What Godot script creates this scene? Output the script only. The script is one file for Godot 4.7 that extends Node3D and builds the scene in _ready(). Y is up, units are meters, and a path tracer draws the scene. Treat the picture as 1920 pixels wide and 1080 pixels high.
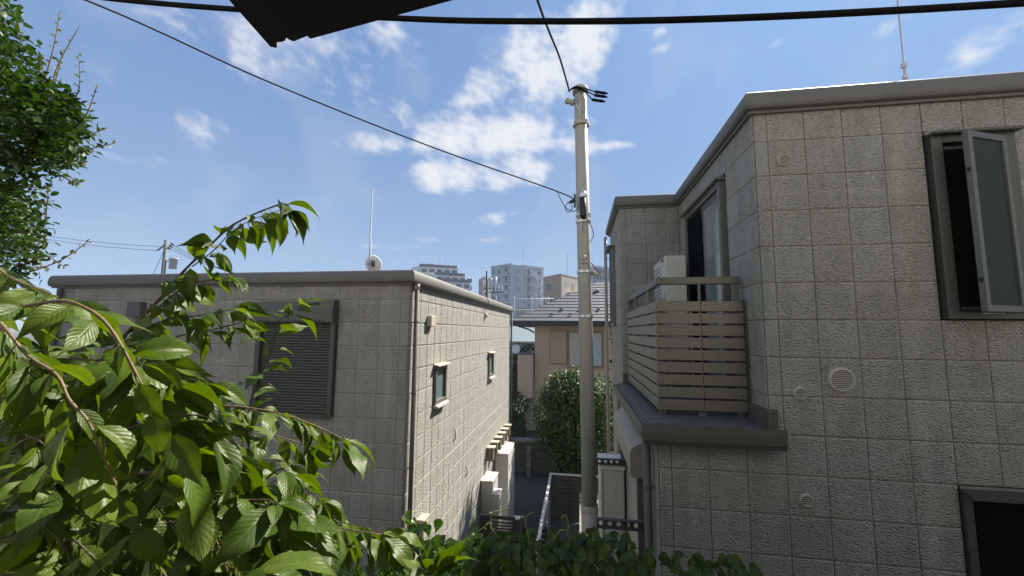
extends Node3D
# A hillside view between two tile-clad houses, a steel pole in the gap, cherry foliage in front. Units are metres, y = 0 is the eye.

var rng := RandomNumberGenerator.new()
var M := {}
var used := {}
var cam_basis := Basis()
const F := 768.4837
const UP := Vector3(0, 1, 0)
var sun_dir := Vector3(1.0, 1.62, -1.30).normalized()

# ---------------------------------------------------------------- mesh builder
class MB:
	var st := SurfaceTool.new()
	var smooth := false
	func _init(sm := false):
		st.begin(Mesh.PRIMITIVE_TRIANGLES)
		smooth = sm
		st.set_smooth_group(0 if sm else -1)
	func flat(): st.set_smooth_group(-1)
	func soft(): st.set_smooth_group(0)
	func tri(a: Vector3, b: Vector3, c: Vector3, n: Vector3):
		if (b - a).cross(c - a).dot(n) > 0.0:
			st.add_vertex(a); st.add_vertex(c); st.add_vertex(b)
		else:
			st.add_vertex(a); st.add_vertex(b); st.add_vertex(c)
	func quad(a: Vector3, b: Vector3, c: Vector3, d: Vector3, n: Vector3):
		tri(a, b, c, n); tri(a, c, d, n)
	func box(c: Vector3, s: Vector3, b := Basis(), bevel := 0.0):
		var h := s * 0.5
		var bv: float = min(bevel, min(h.x, min(h.y, h.z)) * 0.9)
		for ax in 3:
			for sg in [-1.0, 1.0]:
				var u := (ax + 1) % 3
				var v := (ax + 2) % 3
				var pts := []
				for q in [[-1, -1], [1, -1], [1, 1], [-1, 1]]:
					var p := Vector3()
					p[ax] = sg * h[ax]
					p[u] = q[0] * (h[u] - bv)
					p[v] = q[1] * (h[v] - bv)
					pts.append(c + b * p)
				var n := Vector3(); n[ax] = sg
				quad(pts[0], pts[1], pts[2], pts[3], b * n)
		if bv > 0.0:
			for ax in 3:
				var u := (ax + 1) % 3
				var v := (ax + 2) % 3
				for su in [-1.0, 1.0]:
					for sv in [-1.0, 1.0]:
						var pp := []
						for e in [[-1.0, 0], [1.0, 0], [1.0, 1], [-1.0, 1]]:
							var p := Vector3()
							p[ax] = e[0] * (h[ax] - bv)
							p[u] = su * (h[u] if e[1] == 0 else h[u] - bv)
							p[v] = sv * (h[v] - bv if e[1] == 0 else h[v])
							pp.append(c + b * p)
						var n := Vector3(); n[u] = su; n[v] = sv
						quad(pp[0], pp[1], pp[2], pp[3], b * n)
			for sx in [-1.0, 1.0]:
				for sy in [-1.0, 1.0]:
					for sz in [-1.0, 1.0]:
						var k := Vector3(sx, sy, sz)
						var p0 := k * h
						var a := p0 - Vector3(0, sy * bv, sz * bv)
						var b2 := p0 - Vector3(sx * bv, 0, sz * bv)
						var c2 := p0 - Vector3(sx * bv, sy * bv, 0)
						tri(c + b * a, c + b * b2, c + b * c2, b * k)
	func bar(a: Vector3, b: Vector3, w: float, h: float, up := Vector3(0, 1, 0), bevel := 0.0):
		var d := b - a
		var z := d.normalized()
		var x := up.cross(z)
		if x.length() < 0.01: x = Vector3(1, 0, 0).cross(z)
		x = x.normalized()
		box((a + b) * 0.5, Vector3(w, h, d.length()), Basis(x, z.cross(x), z), bevel)
	func tube(path: Array, rad, sides := 8, caps := true):
		var n := path.size()
		var rings := []
		var t0: Vector3 = (path[1] - path[0]).normalized()
		var nx := t0.cross(Vector3(0.13, 0.98, 0.2))
		if nx.length() < 0.05: nx = t0.cross(Vector3(1, 0, 0))
		nx = nx.normalized()
		for i in n:
			var t: Vector3 = (path[min(i + 1, n - 1)] - path[max(i - 1, 0)]).normalized()
			nx = (nx - t * nx.dot(t)).normalized()
			var ny := t.cross(nx)
			var r: float = rad if not (rad is Array) else rad[i]
			var ring := []
			for j in sides:
				var a := TAU * j / sides
				ring.append(path[i] + (nx * cos(a) + ny * sin(a)) * r)
			rings.append(ring)
		for i in n - 1:
			for j in sides:
				var k := (j + 1) % sides
				quad(rings[i][j], rings[i][k], rings[i + 1][k], rings[i + 1][j], rings[i][j] + rings[i][k] - path[i] * 2.0)
		if caps:
			for e in [0, n - 1]:
				var out: Vector3 = (path[0] - path[1]) if e == 0 else (path[n - 1] - path[n - 2])
				for j in range(1, sides - 1):
					tri(rings[e][0], rings[e][j], rings[e][j + 1], out)
	func lathe(prof: Array, xf: Transform3D, sides := 20):
		# prof: Vector2(radius, height), listed so that the outside lies to the right of travel upwards
		for i in prof.size() - 1:
			var p: Vector2 = prof[i]
			var q: Vector2 = prof[i + 1]
			var nr := Vector2(q.y - p.y, -(q.x - p.x))
			for j in sides:
				var a := TAU * j / sides
				var b := TAU * (j + 1) / sides
				var m := (a + b) * 0.5
				var A := xf * Vector3(p.x * cos(a), p.y, p.x * sin(a))
				var B := xf * Vector3(p.x * cos(b), p.y, p.x * sin(b))
				var C := xf * Vector3(q.x * cos(b), q.y, q.x * sin(b))
				var D := xf * Vector3(q.x * cos(a), q.y, q.x * sin(a))
				var nn := xf.basis * Vector3(nr.x * cos(m), nr.y, nr.x * sin(m))
				if p.x > 0.00001: tri(A, B, C, nn)
				if q.x > 0.00001: tri(A, C, D, nn)
	func prism(poly: PackedVector2Array, xf: Transform3D, depth: float):
		# polygon in local XY, from z = 0 to z = depth
		var idx := Geometry2D.triangulate_polygon(poly)
		for e in [0.0, depth]:
			var n = xf.basis * Vector3(0, 0, 1 if e > 0 else -1) * sign(depth)
			for i in range(0, idx.size(), 3):
				tri(xf * Vector3(poly[idx[i]].x, poly[idx[i]].y, e), xf * Vector3(poly[idx[i + 1]].x, poly[idx[i + 1]].y, e), xf * Vector3(poly[idx[i + 2]].x, poly[idx[i + 2]].y, e), n)
		var cw := Geometry2D.is_polygon_clockwise(poly)
		for i in poly.size():
			var p := poly[i]
			var q := poly[(i + 1) % poly.size()]
			var d := (q - p)
			var nn := Vector2(d.y, -d.x) * (-1.0 if cw else 1.0)
			quad(xf * Vector3(p.x, p.y, 0), xf * Vector3(q.x, q.y, 0), xf * Vector3(q.x, q.y, depth), xf * Vector3(p.x, p.y, depth), xf.basis * Vector3(nn.x, nn.y, 0))
	func sweep(prof: Array, path: Array, side: float):
		# closed profile (x outwards, y up) along a level polyline; side = +1: outside lies right of travel
		var n := path.size()
		var rings := []
		for i in n:
			var d0: Vector3 = (path[i] - path[max(i - 1, 0)])
			var d1: Vector3 = (path[min(i + 1, n - 1)] - path[i])
			if i == 0: d0 = d1
			if i == n - 1: d1 = d0
			var n0 := d0.normalized().cross(Vector3(0, 1, 0)) * side
			var n1 := d1.normalized().cross(Vector3(0, 1, 0)) * side
			var m := (n0 + n1).normalized()
			m /= max(0.2, m.dot(n0))
			var ring := []
			for p in prof: ring.append(path[i] + m * p.x + Vector3(0, p.y, 0))
			rings.append(ring)
		var poly := PackedVector2Array(prof)
		var cw := Geometry2D.is_polygon_clockwise(poly)
		for i in n - 1:
			var dd: Vector3 = (path[i + 1] - path[i]).normalized()
			var o := dd.cross(Vector3(0, 1, 0)) * side
			for j in prof.size():
				var k := (j + 1) % prof.size()
				var e: Vector2 = prof[k] - prof[j]
				var nn := Vector2(e.y, -e.x) * (-1.0 if cw else 1.0)
				quad(rings[i][j], rings[i][k], rings[i + 1][k], rings[i + 1][j], o * nn.x + Vector3(0, nn.y, 0))
		var idx := Geometry2D.triangulate_polygon(poly)
		for e in [0, n - 1]:
			var out: Vector3 = (path[0] - path[1]) if e == 0 else (path[n - 1] - path[n - 2])
			for i in range(0, idx.size(), 3):
				tri(rings[e][idx[i]], rings[e][idx[i + 1]], rings[e][idx[i + 2]], out)
	func mesh() -> ArrayMesh:
		st.generate_normals()
		st.index()
		return st.commit()

# ---------------------------------------------------------------- scene helpers
func numbered(n: String) -> String:
	if not used.has(n):
		used[n] = 0
		return n
	used[n] += 1
	return "%s_%03d" % [n, used[n]]

func thing(called: String, label: String, category: String, at := Vector3.ZERO, group := "") -> Node3D:
	var o := Node3D.new()
	o.name = numbered(called)
	o.position = at
	add_child(o)
	o.set_meta("label", label)
	o.set_meta("category", category)
	if group: o.set_meta("group", group)
	return o

func inst(called: String, mesh: Mesh, mat: Material, parent: Node, xf := Transform3D()) -> MeshInstance3D:
	var o := MeshInstance3D.new()
	o.name = called
	o.mesh = mesh
	o.material_override = mat
	o.transform = xf
	parent.add_child(o, true)
	return o

# a part whose mesh is in world coordinates
func part(called: String, mb: MB, mat: Material, parent: Node) -> MeshInstance3D:
	var off := Vector3.ZERO
	var p := parent
	while p != self:
		off += p.position
		p = p.get_parent()
	return inst(called, mb.mesh(), mat, parent, Transform3D(Basis(), -off))

func structure(called: String, mb: MB, mat: Material) -> MeshInstance3D:
	var o := inst(numbered(called), mb.mesh(), mat, self)
	o.set_meta("kind", "structure")
	return o

func multi(called: String, mesh: Mesh, mat: Material, xfs: Array, parent: Node) -> MultiMeshInstance3D:
	var mm := MultiMesh.new()
	mm.transform_format = MultiMesh.TRANSFORM_3D
	mm.mesh = mesh
	mm.instance_count = xfs.size()
	for i in xfs.size(): mm.set_instance_transform(i, xfs[i])
	var o := MultiMeshInstance3D.new()
	o.name = called
	o.multimesh = mm
	o.material_override = mat
	parent.add_child(o, true)
	o.set_meta("kind", "stuff")
	return o

func ray(px: float, py: float) -> Vector3:
	return cam_basis * Vector3((px - 960.0) / F, -(py - 540.0) / F, -1.0)
func cam_at(px: float, py: float, depth: float) -> Vector3: return ray(px, py) * depth
func on_z(px: float, py: float, z: float) -> Vector3:
	var v := ray(px, py)
	return v * (z / v.z)
func on_x(px: float, py: float, x: float) -> Vector3:
	var v := ray(px, py)
	return v * (x / v.x)
func on_y(px: float, py: float, y: float) -> Vector3:
	var v := ray(px, py)
	return v * (y / v.y)
func to_px(p: Vector3) -> Vector3:
	var c := cam_basis.inverse() * p
	return Vector3(960.0 + F * c.x / -c.z, 540.0 - F * c.y / -c.z, -c.z)

func spline(pts: Array, n: int) -> Array:
	var out := []
	var m := pts.size()
	for i in n:
		var t := float(i) / (n - 1) * (m - 1)
		var k: int = min(int(t), m - 2)
		var f := t - k
		var a = pts[max(k - 1, 0)]
		var b = pts[k]
		var c = pts[k + 1]
		var d = pts[min(k + 2, m - 1)]
		out.append(b.cubic_interpolate(c, a, d, f))
	return out

# ---------------------------------------------------------------- materials
func lin(r: float, g: float, b: float) -> Color: return Color(r, g, b).linear_to_srgb()

func ntex(size: int, freq: float, kind: int, octaves: int, sd: int, ramp = null, gain := 0.5) -> NoiseTexture2D:
	var f := FastNoiseLite.new()
	f.noise_type = FastNoiseLite.TYPE_SIMPLEX_SMOOTH
	f.seed = sd
	f.frequency = freq
	f.fractal_type = kind
	f.fractal_octaves = octaves
	f.fractal_gain = gain
	var t := NoiseTexture2D.new()
	t.width = size
	t.height = size
	t.seamless = true
	t.noise = f
	if ramp:
		var g := Gradient.new()
		g.offsets = PackedFloat32Array(ramp[0])
		g.colors = PackedColorArray(ramp[1])
		t.color_ramp = g
	return t

func mat(called: String, c: Color, rough := 0.7, metal := 0.0) -> StandardMaterial3D:
	var m := StandardMaterial3D.new()
	m.resource_name = called
	m.albedo_color = c
	m.roughness = rough
	m.metallic = metal
	M[called] = m
	return m

func grained(called: String, c: Color, rough: float, tex: Texture2D, scale: Vector3, metal := 0.0, bump: Texture2D = null, bump_cm := 0.0) -> StandardMaterial3D:
	var m := mat(called, c, rough, metal)
	m.albedo_texture = tex
	m.uv1_triplanar = true
	m.uv1_world_triplanar = true
	m.uv1_scale = scale
	if bump:
		m.heightmap_enabled = true
		m.heightmap_texture = bump
		m.heightmap_scale = bump_cm
	return m

func make_materials():
	var g := func(v): return Color(v, v, v)
	var FB := FastNoiseLite.FRACTAL_FBM
	var RG := FastNoiseLite.FRACTAL_RIDGED
	# clay panel: wrinkled relief with darker pits
	var wr := ntex(1024, 0.030, RG, 4, 11, [[0.0, 0.45, 0.75, 1.0], [g.call(0.0), g.call(0.45), g.call(0.8), g.call(1.0)]])
	var wc := ntex(1024, 0.030, RG, 4, 11, [[0.0, 0.30, 0.6, 1.0], [Color(0.70, 0.69, 0.67), Color(0.89, 0.885, 0.875), Color(0.96, 0.955, 0.95), Color(1, 1, 1)]])
	var big := ntex(512, 0.009, FB, 5, 5, [[0.0, 0.35, 0.6, 1.0], [Color(0.80, 0.79, 0.76), Color(0.91, 0.905, 0.89), Color(0.97, 0.965, 0.95), Color(1, 1, 1)]])
	var streak := ntex(512, 0.012, FB, 4, 9, [[0.0, 0.4, 0.65, 1.0], [Color(0.90, 0.90, 0.88), Color(0.955, 0.955, 0.945), Color(0.985, 0.985, 0.98), Color(1, 1, 1)]])
	var k := 0
	for tone in [[0.565, 0.555, 0.515], [0.54, 0.53, 0.49], [0.585, 0.575, 0.535], [0.55, 0.538, 0.492], [0.575, 0.57, 0.535]]:
		var m := grained("panel%d" % k, lin(tone[0], tone[1], tone[2]), 0.9, wc, Vector3(0.58, 1.2, 0.58), 0.0, wr, 4.2)
		m.detail_enabled = true
		m.detail_blend_mode = BaseMaterial3D.BLEND_MODE_MUL
		m.detail_albedo = streak
		m.detail_uv_layer = BaseMaterial3D.DETAIL_UV_2
		m.uv2_triplanar = true
		m.uv2_world_triplanar = true
		m.uv2_scale = Vector3(0.9, 0.23, 0.9)
		k += 1
	grained("joint", lin(0.22, 0.215, 0.19), 0.95, big, Vector3(0.5, 0.5, 0.5))
	var fine := ntex(512, 0.05, FB, 3, 21, [[0.0, 0.5, 1.0], [Color(0.80, 0.80, 0.79), Color(0.93, 0.93, 0.925), Color(1, 1, 1)]])
	var weather := ntex(512, 0.015, FB, 5, 23, [[0.0, 0.4, 0.6, 1.0], [Color(0.62, 0.61, 0.58), Color(0.85, 0.845, 0.83), Color(0.96, 0.955, 0.95), Color(1, 1, 1)]])
	var plain := ntex(512, 0.02, FB, 4, 25, [[0.0, 0.5, 1.0], [Color(0.90, 0.90, 0.89), Color(0.965, 0.965, 0.96), Color(1, 1, 1)]])
	grained("gutter", lin(0.118, 0.116, 0.104), 0.6, plain, Vector3(0.8, 0.5, 0.8))
	grained("gutter_dark", lin(0.10, 0.098, 0.088), 0.5, plain, Vector3(0.8, 0.5, 0.8))
	grained("shutter", lin(0.055, 0.056, 0.049), 0.5, plain, Vector3(0.7, 0.7, 0.7))
	grained("shutter_case", lin(0.080, 0.080, 0.070), 0.5, plain, Vector3(0.7, 0.7, 0.7))
	grained("bronze", lin(0.205, 0.192, 0.163), 0.42, fine, Vector3(1.5, 1.5, 1.5), 0.35)
	grained("bronze_dark", lin(0.15, 0.145, 0.125), 0.45, fine, Vector3(1.5, 1.5, 1.5), 0.3)
	grained("membrane", lin(0.11, 0.115, 0.125), 0.45, weather, Vector3(1.2, 1.2, 1.2))
	grained("pole", lin(0.37, 0.365, 0.325), 0.65, plain, Vector3(2.0, 0.35, 2.0))
	grained("pipe_dark", lin(0.065, 0.064, 0.058), 0.6, fine, Vector3(2, 0.5, 2))
	grained("pipe_light", lin(0.33, 0.31, 0.265), 0.5, fine, Vector3(2, 0.5, 2))
	grained("frame_dark", lin(0.075, 0.074, 0.07), 0.45, fine, Vector3(2, 0.5, 2), 0.2)
	grained("frame_mid", lin(0.155, 0.15, 0.138), 0.45, fine, Vector3(2, 0.5, 2), 0.2)
	grained("aluminium", lin(0.42, 0.42, 0.40), 0.4, fine, Vector3(2, 0.5, 2), 0.5)
	mat("galvanised", lin(0.62, 0.63, 0.63), 0.35, 0.8)
	grained("white_plastic", lin(0.52, 0.51, 0.47), 0.55, plain, Vector3(1, 1, 1))
	grained("beige_box", lin(0.50, 0.44, 0.35), 0.6, fine, Vector3(1, 1, 1))
	grained("brown_box", lin(0.18, 0.145, 0.105), 0.6, fine, Vector3(1, 1, 1))
	grained("vent_cap", lin(0.46, 0.44, 0.39), 0.6, plain, Vector3(2, 2, 2))
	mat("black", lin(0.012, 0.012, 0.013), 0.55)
	mat("black_cable", lin(0.008, 0.008, 0.009), 0.9).metallic_specular = 0.15
	mat("grey_cable", lin(0.03, 0.026, 0.028), 0.9).metallic_specular = 0.2
	mat("porcelain", lin(0.7, 0.7, 0.68), 0.2)
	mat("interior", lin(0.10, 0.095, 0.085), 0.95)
	mat("screen", lin(0.007, 0.008, 0.009), 1.0).metallic_specular = 0.1
	var gl := mat("glass", Color(0.85, 0.92, 0.9, 0.16), 0.03)
	gl.transparency = BaseMaterial3D.TRANSPARENCY_ALPHA
	mat("frosted_green", lin(0.10, 0.16, 0.145), 0.28)
	mat("frosted_dark", lin(0.035, 0.044, 0.040), 0.55).metallic_specular = 0.25
	var cu := grained("curtain", lin(0.72, 0.78, 0.78), 0.9, fine, Vector3(3, 0.3, 3))
	cu.backlight_enabled = true
	cu.backlight = Color(0.5, 0.55, 0.55)
	var asph := ntex(1024, 0.12, FB, 3, 31, [[0.0, 0.5, 1.0], [Color(0.65, 0.65, 0.65), Color(0.88, 0.88, 0.87), Color(1, 1, 1)]])
	grained("asphalt", lin(0.085, 0.082, 0.078), 0.95, asph, Vector3(0.7, 0.7, 0.7), 0.0, asph, 0.6)
	grained("soil", lin(0.07, 0.055, 0.04), 1.0, asph, Vector3(0.6, 0.6, 0.6), 0.0, asph, 1.5)
	grained("concrete", lin(0.26, 0.25, 0.23), 0.9, weather, Vector3(0.5, 0.5, 0.5), 0.0, asph, 0.3)
	grained("stone", lin(0.13, 0.125, 0.115), 0.95, weather, Vector3(1.2, 1.2, 1.2), 0.0, asph, 1.0)
	grained("brown_slat", lin(0.055, 0.047, 0.04), 0.6, fine, Vector3(2, 2, 2))
	grained("white_rail", lin(0.72, 0.73, 0.74), 0.4, fine, Vector3(2, 2, 2), 0.2)
	grained("rust_rail", lin(0.30, 0.085, 0.055), 0.7, weather, Vector3(3, 3, 3))
	grained("cream_steel", lin(0.33, 0.29, 0.19), 0.6, weather, Vector3(3, 3, 3))
	grained("peach_wall", lin(0.68, 0.52, 0.39), 0.9, fine, Vector3(1, 1, 1))
	grained("peach_dark", lin(0.40, 0.275, 0.19), 0.7, fine, Vector3(1, 1, 1))
	grained("slate", lin(0.115, 0.12, 0.135), 0.55, weather, Vector3(0.9, 0.9, 0.9))
	grained("fascia_black", lin(0.03, 0.028, 0.027), 0.5, fine, Vector3(1, 1, 1))
	grained("far_grey", lin(0.40, 0.42, 0.44), 0.9, plain, Vector3(0.05, 0.05, 0.05))
	grained("far_grey2", lin(0.47, 0.50, 0.54), 0.9, plain, Vector3(0.05, 0.05, 0.05))
	grained("far_white", lin(0.72, 0.72, 0.71), 0.9, plain, Vector3(0.05, 0.05, 0.05))
	grained("far_brick", lin(0.44, 0.30, 0.20), 0.9, plain, Vector3(0.06, 0.06, 0.06))
	grained("far_beige", lin(0.54, 0.47, 0.39), 0.9, plain, Vector3(0.05, 0.05, 0.05))
	grained("far_mauve", lin(0.40, 0.37, 0.38), 0.9, plain, Vector3(0.05, 0.05, 0.05))
	grained("far_roof", lin(0.12, 0.09, 0.08), 0.8, plain, Vector3(0.05, 0.05, 0.05))
	mat("far_glass", lin(0.05, 0.06, 0.07), 0.2)
	mat("far_steel", lin(0.55, 0.57, 0.6), 0.6, 0.2)
	mat("pale_sheet", lin(0.17, 0.225, 0.235), 0.6)
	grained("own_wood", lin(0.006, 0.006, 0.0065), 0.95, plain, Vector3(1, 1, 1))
	grained("bounce_plaster", lin(0.74, 0.73, 0.69), 0.9, weather, Vector3(1, 1, 1))
	grained("bark", lin(0.11, 0.085, 0.06), 0.95, asph, Vector3(4, 2, 4), 0.0, asph, 0.3)
	grained("twig", lin(0.22, 0.15, 0.085), 0.7, fine, Vector3(6, 6, 6))
	grained("twig_dark", lin(0.09, 0.06, 0.04), 0.8, fine, Vector3(6, 6, 6))
	mat("shoot", lin(0.20, 0.14, 0.09), 0.7)
	mat("tendril", lin(0.24, 0.26, 0.09), 0.6)
	# leaves
	for v in [["cherry0", [0.092, 0.158, 0.012], 1], ["cherry1", [0.070, 0.125, 0.013], 2], ["cherry2", [0.122, 0.188, 0.018], 3]]:
		var img := leaf_image(v[1], v[2])
		var hm := leaf_relief(v[2])
		var m := mat(v[0], Color.WHITE, 0.44)
		m.albedo_texture = ImageTexture.create_from_image(img)
		m.heightmap_enabled = true
		m.heightmap_texture = ImageTexture.create_from_image(hm)
		m.heightmap_scale = 0.09
		m.metallic_specular = 0.45
		m.backlight_enabled = true
		m.backlight = Color(1.0, 1.0, 0.22)
	for v in [["vine0", lin(0.080, 0.145, 0.024)], ["vine1", lin(0.110, 0.175, 0.028)], ["vine2", lin(0.058, 0.108, 0.022)]]:
		var m := mat(v[0], v[1], 0.42)
		m.albedo_texture = fine
		m.backlight_enabled = true
		m.backlight = Color(0.8, 0.95, 0.30)
	for v in [["small_leaf", lin(0.042, 0.085, 0.016)], ["shrub_leaf", lin(0.065, 0.115, 0.020)], ["far_leaf", lin(0.052, 0.100, 0.022)], ["young_leaf", lin(0.13, 0.15, 0.06)]]:
		var m := mat(v[0], v[1], 0.5)
		m.albedo_texture = fine
		m.backlight_enabled = true
		m.backlight = Color(0.8, 0.9, 0.30)

func leaf_image(c: Array, sd: int) -> Image:
	var im := Image.create_empty(256, 128, false, Image.FORMAT_RGB8)
	var n := FastNoiseLite.new()
	n.seed = sd
	n.frequency = 0.03
	for x in 256:
		for y in 128:
			var t := x / 255.0
			var s := (y - 63.5) / 63.5
			var a: float = abs(s)
			var vein := exp(-pow(a / 0.035, 2.0))
			var ph := (t * 11.0 - a * 2.6)
			var fr: float = abs(ph - round(ph))
			vein = max(vein, exp(-pow(fr / 0.055, 2.0)) * (1.0 - a * 0.6) * 0.55)
			var mt := 0.88 + 0.22 * n.get_noise_2d(x, y * 1.2) + 0.10 * n.get_noise_2d(x * 5.0, y * 5.0)
			var col := Color(c[0] * mt, c[1] * mt, c[2] * mt)
			col = col.lerp(Color(0.20, 0.26, 0.09), vein * 0.42)
			im.set_pixel(x, y, col.linear_to_srgb())
	return im

func leaf_relief(sd: int) -> Image:
	var im := Image.create_empty(256, 128, false, Image.FORMAT_RGB8)
	for x in 256:
		for y in 128:
			var t := x / 255.0
			var a: float = abs((y - 63.5) / 63.5)
			var ph := (t * 11.0 - a * 2.6)
			var fr: float = abs(ph - round(ph))
			var h := 0.35 + 0.5 * sqrt(min(fr * 2.0, 1.0))
			h = h * (1.0 - exp(-pow(a / 0.08, 2.0)) * 0.7)
			im.set_pixel(x, y, Color(h, h, h))
	return im

# ---------------------------------------------------------------- sky
func make_sky() -> ImageTexture:
	var W := 4096
	var H := 2048
	var im := Image.create_empty(W, H, false, Image.FORMAT_RGB8)
	var bpp := W / 360.0
	var air := func(el: float) -> Color:
		var t: float = clamp(el / 90.0, 0.0, 1.0)
		var s := pow(1.0 - t, 4.6)
		return Color(0.073, 0.132, 0.272).lerp(Color(0.215, 0.295, 0.395), s)
	im.fill_rect(Rect2i(0, H / 2, W, H / 2), lin(0.20, 0.20, 0.19))
	# clouds as soft patches in azimuth (from -Z towards +X) and elevation, degrees: az, el, half-length, half-height, tilt, density
	var C := [
		[-38, 33.0, 9.5, 3.6, 8, 0.84], [-29.5, 35.5, 6, 2.2, 18, 0.7], [-44, 31.0, 4, 2.4, 0, 0.6],
		[-3.5, 35.6, 6.5, 4.2, 20, 1.15], [2.0, 37.4, 4.6, 2.6, 28, 1.0], [-10.5, 33.0, 4.5, 2.2, 15, 0.85], [-15, 31.0, 5.0, 1.7, 5, 0.75],
		[-13, 26.3, 9, 2.5, 0, 1.1], [-3.5, 25.3, 6.5, 1.2, -4, 1.0], [-26, 24.4, 6.5, 1.3, 6, 0.85], [-24, 27.5, 5, 1.4, -12, 0.7], [-15, 28.8, 6, 1.7, 8, 0.7],
		[-15, 21.2, 8.5, 1.9, 2, 1.1], [-9, 22.2, 4.5, 1.8, 8, 1.05], [-20.5, 19.4, 4.0, 0.7, 0, 0.75],
		[-46.5, 20.8, 5.5, 2.3, 0, 0.55], [-51, 17.2, 4, 1.1, 0, 0.45], [-35.5, 16.0, 3.3, 0.8, 0, 0.55], [-13.2, 15.4, 2.6, 0.9, 10, 0.75], [-8.6, 16.4, 0.8, 0.35, 0, 0.7],
		[-18, 12.6, 7, 0.42, 2, 0.65], [-25.5, 11.2, 4, 0.55, 2, 0.6], [-35, 6.0, 10, 0.6, 0, 0.40], [-17, 7.2, 3, 0.4, 0, 0.5],
		[0.6, 27.8, 1.8, 0.8, 0, 0.75], [3.6, 26.6, 1.8, 0.6, -15, 0.6], [4.6, 24.7, 2.4, 0.55, -5, 0.9], [11.5, 36.2, 1.0, 0.5, 20, 0.7], [11.5, 34.6, 1.3, 0.5, 10, 0.7],
		[43.5, 26.0, 4.5, 1.3, 22, 0.7], [37, 30.5, 2.2, 0.7, 20, 0.5], [25.4, 32.2, 0.9, 0.5, 15, 0.6], [-58, 26, 5, 2.0, -20, 0.4], [-54, 31, 4, 1.6, -30, 0.4],
	]
	# the rest of the sky carries clouds of the same sort
	rng.seed = 77
	for i in 46:
		var az := rng.randf_range(55, 292)
		if az > 180: az -= 360
		var el := rng.randf_range(8, 60)
		for j in 3:
			C.append([az + rng.randf_range(-8, 8), el + rng.randf_range(-3, 3), rng.randf_range(3, 9), rng.randf_range(0.8, 3.0), rng.randf_range(-20, 20), rng.randf_range(0.5, 1.0)])
	for i in 20:
		C.append([rng.randf_range(-60, 45), rng.randf_range(44, 75), rng.randf_range(5, 11), rng.randf_range(1.5, 3.5), rng.randf_range(-20, 20), rng.randf_range(0.4, 0.9)])
	var S := 2048
	var SH := 512
	var mask := PackedFloat32Array()
	mask.resize(S * SH)
	var px := S / 360.0
	for c in C:
		var ce: float = 1.0 / max(0.25, cos(deg_to_rad(c[1])))
		var hl: float = c[2] * ce
		var ca := cos(deg_to_rad(c[4]))
		var sa := sin(deg_to_rad(c[4]))
		var x0 := int((c[0] + 180.0 - hl * 1.8) * px)
		var x1 := int((c[0] + 180.0 + hl * 1.8) * px)
		var span: float = 1.8 * (c[3] + c[2] * abs(sa))
		var y0: int = max(0, int((90.0 - c[1] - span) * px))
		var y1: int = min(SH - 1, int((90.0 - c[1] + span) * px))
		for y in range(y0, y1):
			var de: float = 90.0 - y / px - c[1]
			for x in range(x0, x1):
				var da: float = (x / px - 180.0 - c[0]) / ce
				var u: float = (da * ca + de * sa) / c[2]
				var v: float = (-da * sa + de * ca) / c[3]
				var r := u * u + v * v
				if r < 3.0:
					var k := y * S + ((x % S) + S) % S
					mask[k] = max(mask[k], c[5] * (1.0 - r / 3.0))
	var fn := FastNoiseLite.new()
	fn.noise_type = FastNoiseLite.TYPE_SIMPLEX_SMOOTH
	fn.seed = 3
	fn.frequency = 0.011
	fn.fractal_octaves = 6
	fn.fractal_gain = 0.50
	fn.domain_warp_enabled = true
	fn.domain_warp_amplitude = 18.0
	fn.domain_warp_frequency = 0.012
	var fn3 := FastNoiseLite.new()
	fn3.noise_type = FastNoiseLite.TYPE_SIMPLEX_SMOOTH
	fn3.seed = 15
	fn3.frequency = 0.05
	fn3.fractal_octaves = 4
	var fn2 := fn.duplicate()
	fn2.seed = 8
	fn2.frequency = 0.006
	var nz2 = fn2.get_image(W, 1024).get_data()
	for y in range(0, 1024):
		var el := 90.0 - (y + 0.5) / bpp
		var base: Color = air.call(el)
		var fine: bool = el < 45.0
		var step: int = 1 if fine else 4
		if not fine and y % 4: continue
		var yy := y >> 1
		var se := sin(deg_to_rad(el))
		var ce := cos(deg_to_rad(el))
		var x := 0
		while x < W:
			var inframe := x > 1300 and x < 2620
			var st: int = step if (inframe or not fine) else 3
			var m: float = mask[yy * S + (x >> 1)]
			var az := deg_to_rad(x / bpp - 180.0)
			var toward: float = sun_dir.dot(Vector3(sin(az) * ce, se, -cos(az) * ce))
			var ang := rad_to_deg(acos(clamp(toward, -1.0, 1.0)))
			# forward scatter in the air round the sun
			var c := base.lerp(Color(0.19, 0.305, 0.49), 0.62 * exp(-ang * ang / 1100.0))
			var veil: float = clamp((nz2[y * W + x] / 255.0 - 0.5) * 0.8, 0.0, 0.18)
			c = c.lerp(Color(0.25, 0.29, 0.36), veil)
			if m > 0.0:
				var n := fn.get_noise_2d(x, y)
				var fb := fn3.get_noise_2d(x * 0.45 + y * 0.55, y * 1.25 - x * 0.5)
				var d: float = smoothstep(0.0, 1.15, m * 1.34 - 0.56 + n * 0.72 + fb * 0.30)
				if d > 0.0:
					var thick: float = clamp((d - 0.8) * 2.0, 0.0, 0.4)
					c = c.lerp(Color(0.44, 0.445, 0.455).lerp(Color(0.34, 0.36, 0.39), thick * (0.6 + fb)), d * 0.94)
			var cc := c.linear_to_srgb()
			if st == 1: im.set_pixel(x, y, cc)
			else: im.fill_rect(Rect2i(x, y, min(st, W - x), step), cc)
			x += st
	# a panorama begins at -Z
	var out := Image.create_empty(W, H, false, Image.FORMAT_RGB8)
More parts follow.
